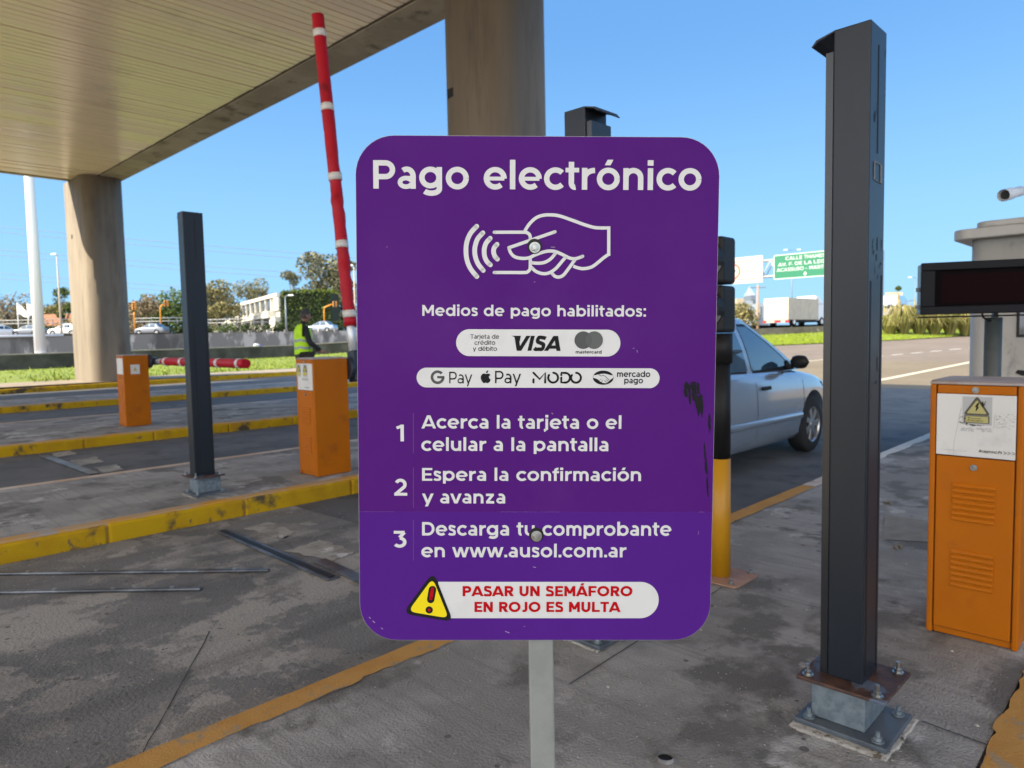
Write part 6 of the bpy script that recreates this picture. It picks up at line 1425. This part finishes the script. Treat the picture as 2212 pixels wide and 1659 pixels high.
floor_bar('floor_rail', 'long thin steel rail screwed to the lane, nearer of the two at left', 'rail', (-200, 1286), (436, 1275), .035, .018, bolts=5, grp='steel rails screwed to the lane')
tr1 = floor_bar('treadle_strip', 'steel treadle strip crossing the lane from the yellow kerb', 'treadle', (478, 1148), (722, 1252), .085, .012, grp='steel treadle strips')
MB().box(0.02, -.018, .0122, 1.55, .018, .016).build('rubber_insert', M_black, tr1)
tr2 = floor_bar('treadle_strip', 'short steel treadle strip running under the left edge of the purple sign', 'treadle', (690, 1212), (860, 1290), .085, .012, grp='steel treadle strips')
tr3 = floor_bar('treadle_strip', 'worn steel strip on the second lane at far left', 'treadle', (95, 985), (205, 1025), .10, .012, grp='steel treadle strips')
pk = [at_z(x, y, .001) for x, y in ((1912, 1113), (1995, 1124), (2015, 1172), (1906, 1166))]
dpm = MB(); P4 = [Vector(p_) for p_ in pk]
dpm.sheet([(p_.x, p_.y, .004) for p_ in P4]); cpv = tag(dpm.build('checker_plate', mat('checker_steel', (.27, .255, .23), (.21, .20, .18), 8, .4, .6, rough=.75, spec=.2)), 'checkered steel cover plate on the island left of the orange cabinet', 'cover plate')
cb2 = MB()
for i in range(22):
    for j in range(16):
        f, g_ = (i + .5) / 22, (j + .5) / 16; q = P4[0].lerp(P4[1], f).lerp(P4[3].lerp(P4[2], f), g_); a = .6 if (i + j) % 2 else -.9; d = Vector((math.cos(a), math.sin(a), 0)) * .008; s = Vector((-d.y, d.x, 0)) * .3
        cb2.add([q - d + Vector((0, 0, .0045)), q + s + Vector((0, 0, .006)), q + d + Vector((0, 0, .0045)), q - s + Vector((0, 0, .006))], [(0, 1, 2, 3)])
cb2.build('tread_pattern', mat('tread_steel', (.32, .30, .27), rough=.7, spec=.2), cpv, fix=False)
for k, (x, y, r_) in enumerate(((1915, 1087, .018), (1925, 1090, .016), (2010, 1140, .018), (1935, 1186, .018), (1945, 1183, .014))):
    q = at_z(x, y, 0); rr = random.Random(k); b = MB(); b.tube([(-.02, 0, .010), (.0, .004, .011), (.022, -.002, .010)], [.007, .010, .008], 8)
    o = b.build('bolt_stub', M_conc, None, (q.x, q.y, .005 if k == 2 else 0.0), (0, 0, rr.uniform(0, 3))); tag(o, ('grey stub nearest the white kerb line left of the orange cabinet', 'second grey stub near the white kerb line', 'grey stub lying on the checkered plate', 'grey stub below the checkered plate', 'small grey stub beside the one below the checkered plate')[k], 'debris', 'loose stubs on the island')
hq = at_z(1437, 1641, 0); b = MB(); b.tube([(0, 0, -.002), (0, 0, .012)], [.026, .024], 16, caps=False); b.prism(circle(0, 0, .022, 16), 'z', .001, .003, 1)
tag(b.build('cut_pipe', [M_stain, M_slot], None, hq), 'cut pipe end stained dark in the island concrete near the bottom edge', 'pipe')
M_peb = mat('pale_chips', (.4, .38, .35), rough=.9); rr = random.Random(77); cb3 = MB()
for _ in range(420):
    x, y = rr.uniform(.5, 5.2), rr.uniform(.45, 2.1); s = rr.uniform(.0012, .004) * (2 if rr.random() < .06 else 1)
    cb3.add([(x + s, y, .0005), (x, y + s * 1.2, .0005), (x - s, y - s * .3, .0005), (x, y - s, .0005), (x, y, s * .8)], [(0, 1, 4), (1, 2, 4), (2, 3, 4), (3, 0, 4)])
for _ in range(500):
    x, y = rr.uniform(.1, 4.5), rr.uniform(2.35, 5.4); s = rr.uniform(.0015, .005)
    cb3.add([(x + s, y, -.1395), (x, y + s * 1.2, -.1395), (x - s, y - s * .3, -.1395), (x, y - s, -.1395), (x, y, -.1395 + s * .8)], [(0, 1, 4), (1, 2, 4), (2, 3, 4), (3, 0, 4)])
struct(cb3.build('gravel', M_peb, fix=False), 'stuff')
for pp_ in ([(1230, 1480), (1560, 1270)], [(1990, 1560), (2212, 1640)]):
    a, c = at_z(*pp_[0], .0), at_z(*pp_[1], .0)
    struct(MB().sheet(strip('', None, (a.x, a.y), (c.x, c.y), .005, .0042)).build('pavement_joint', M_joint))
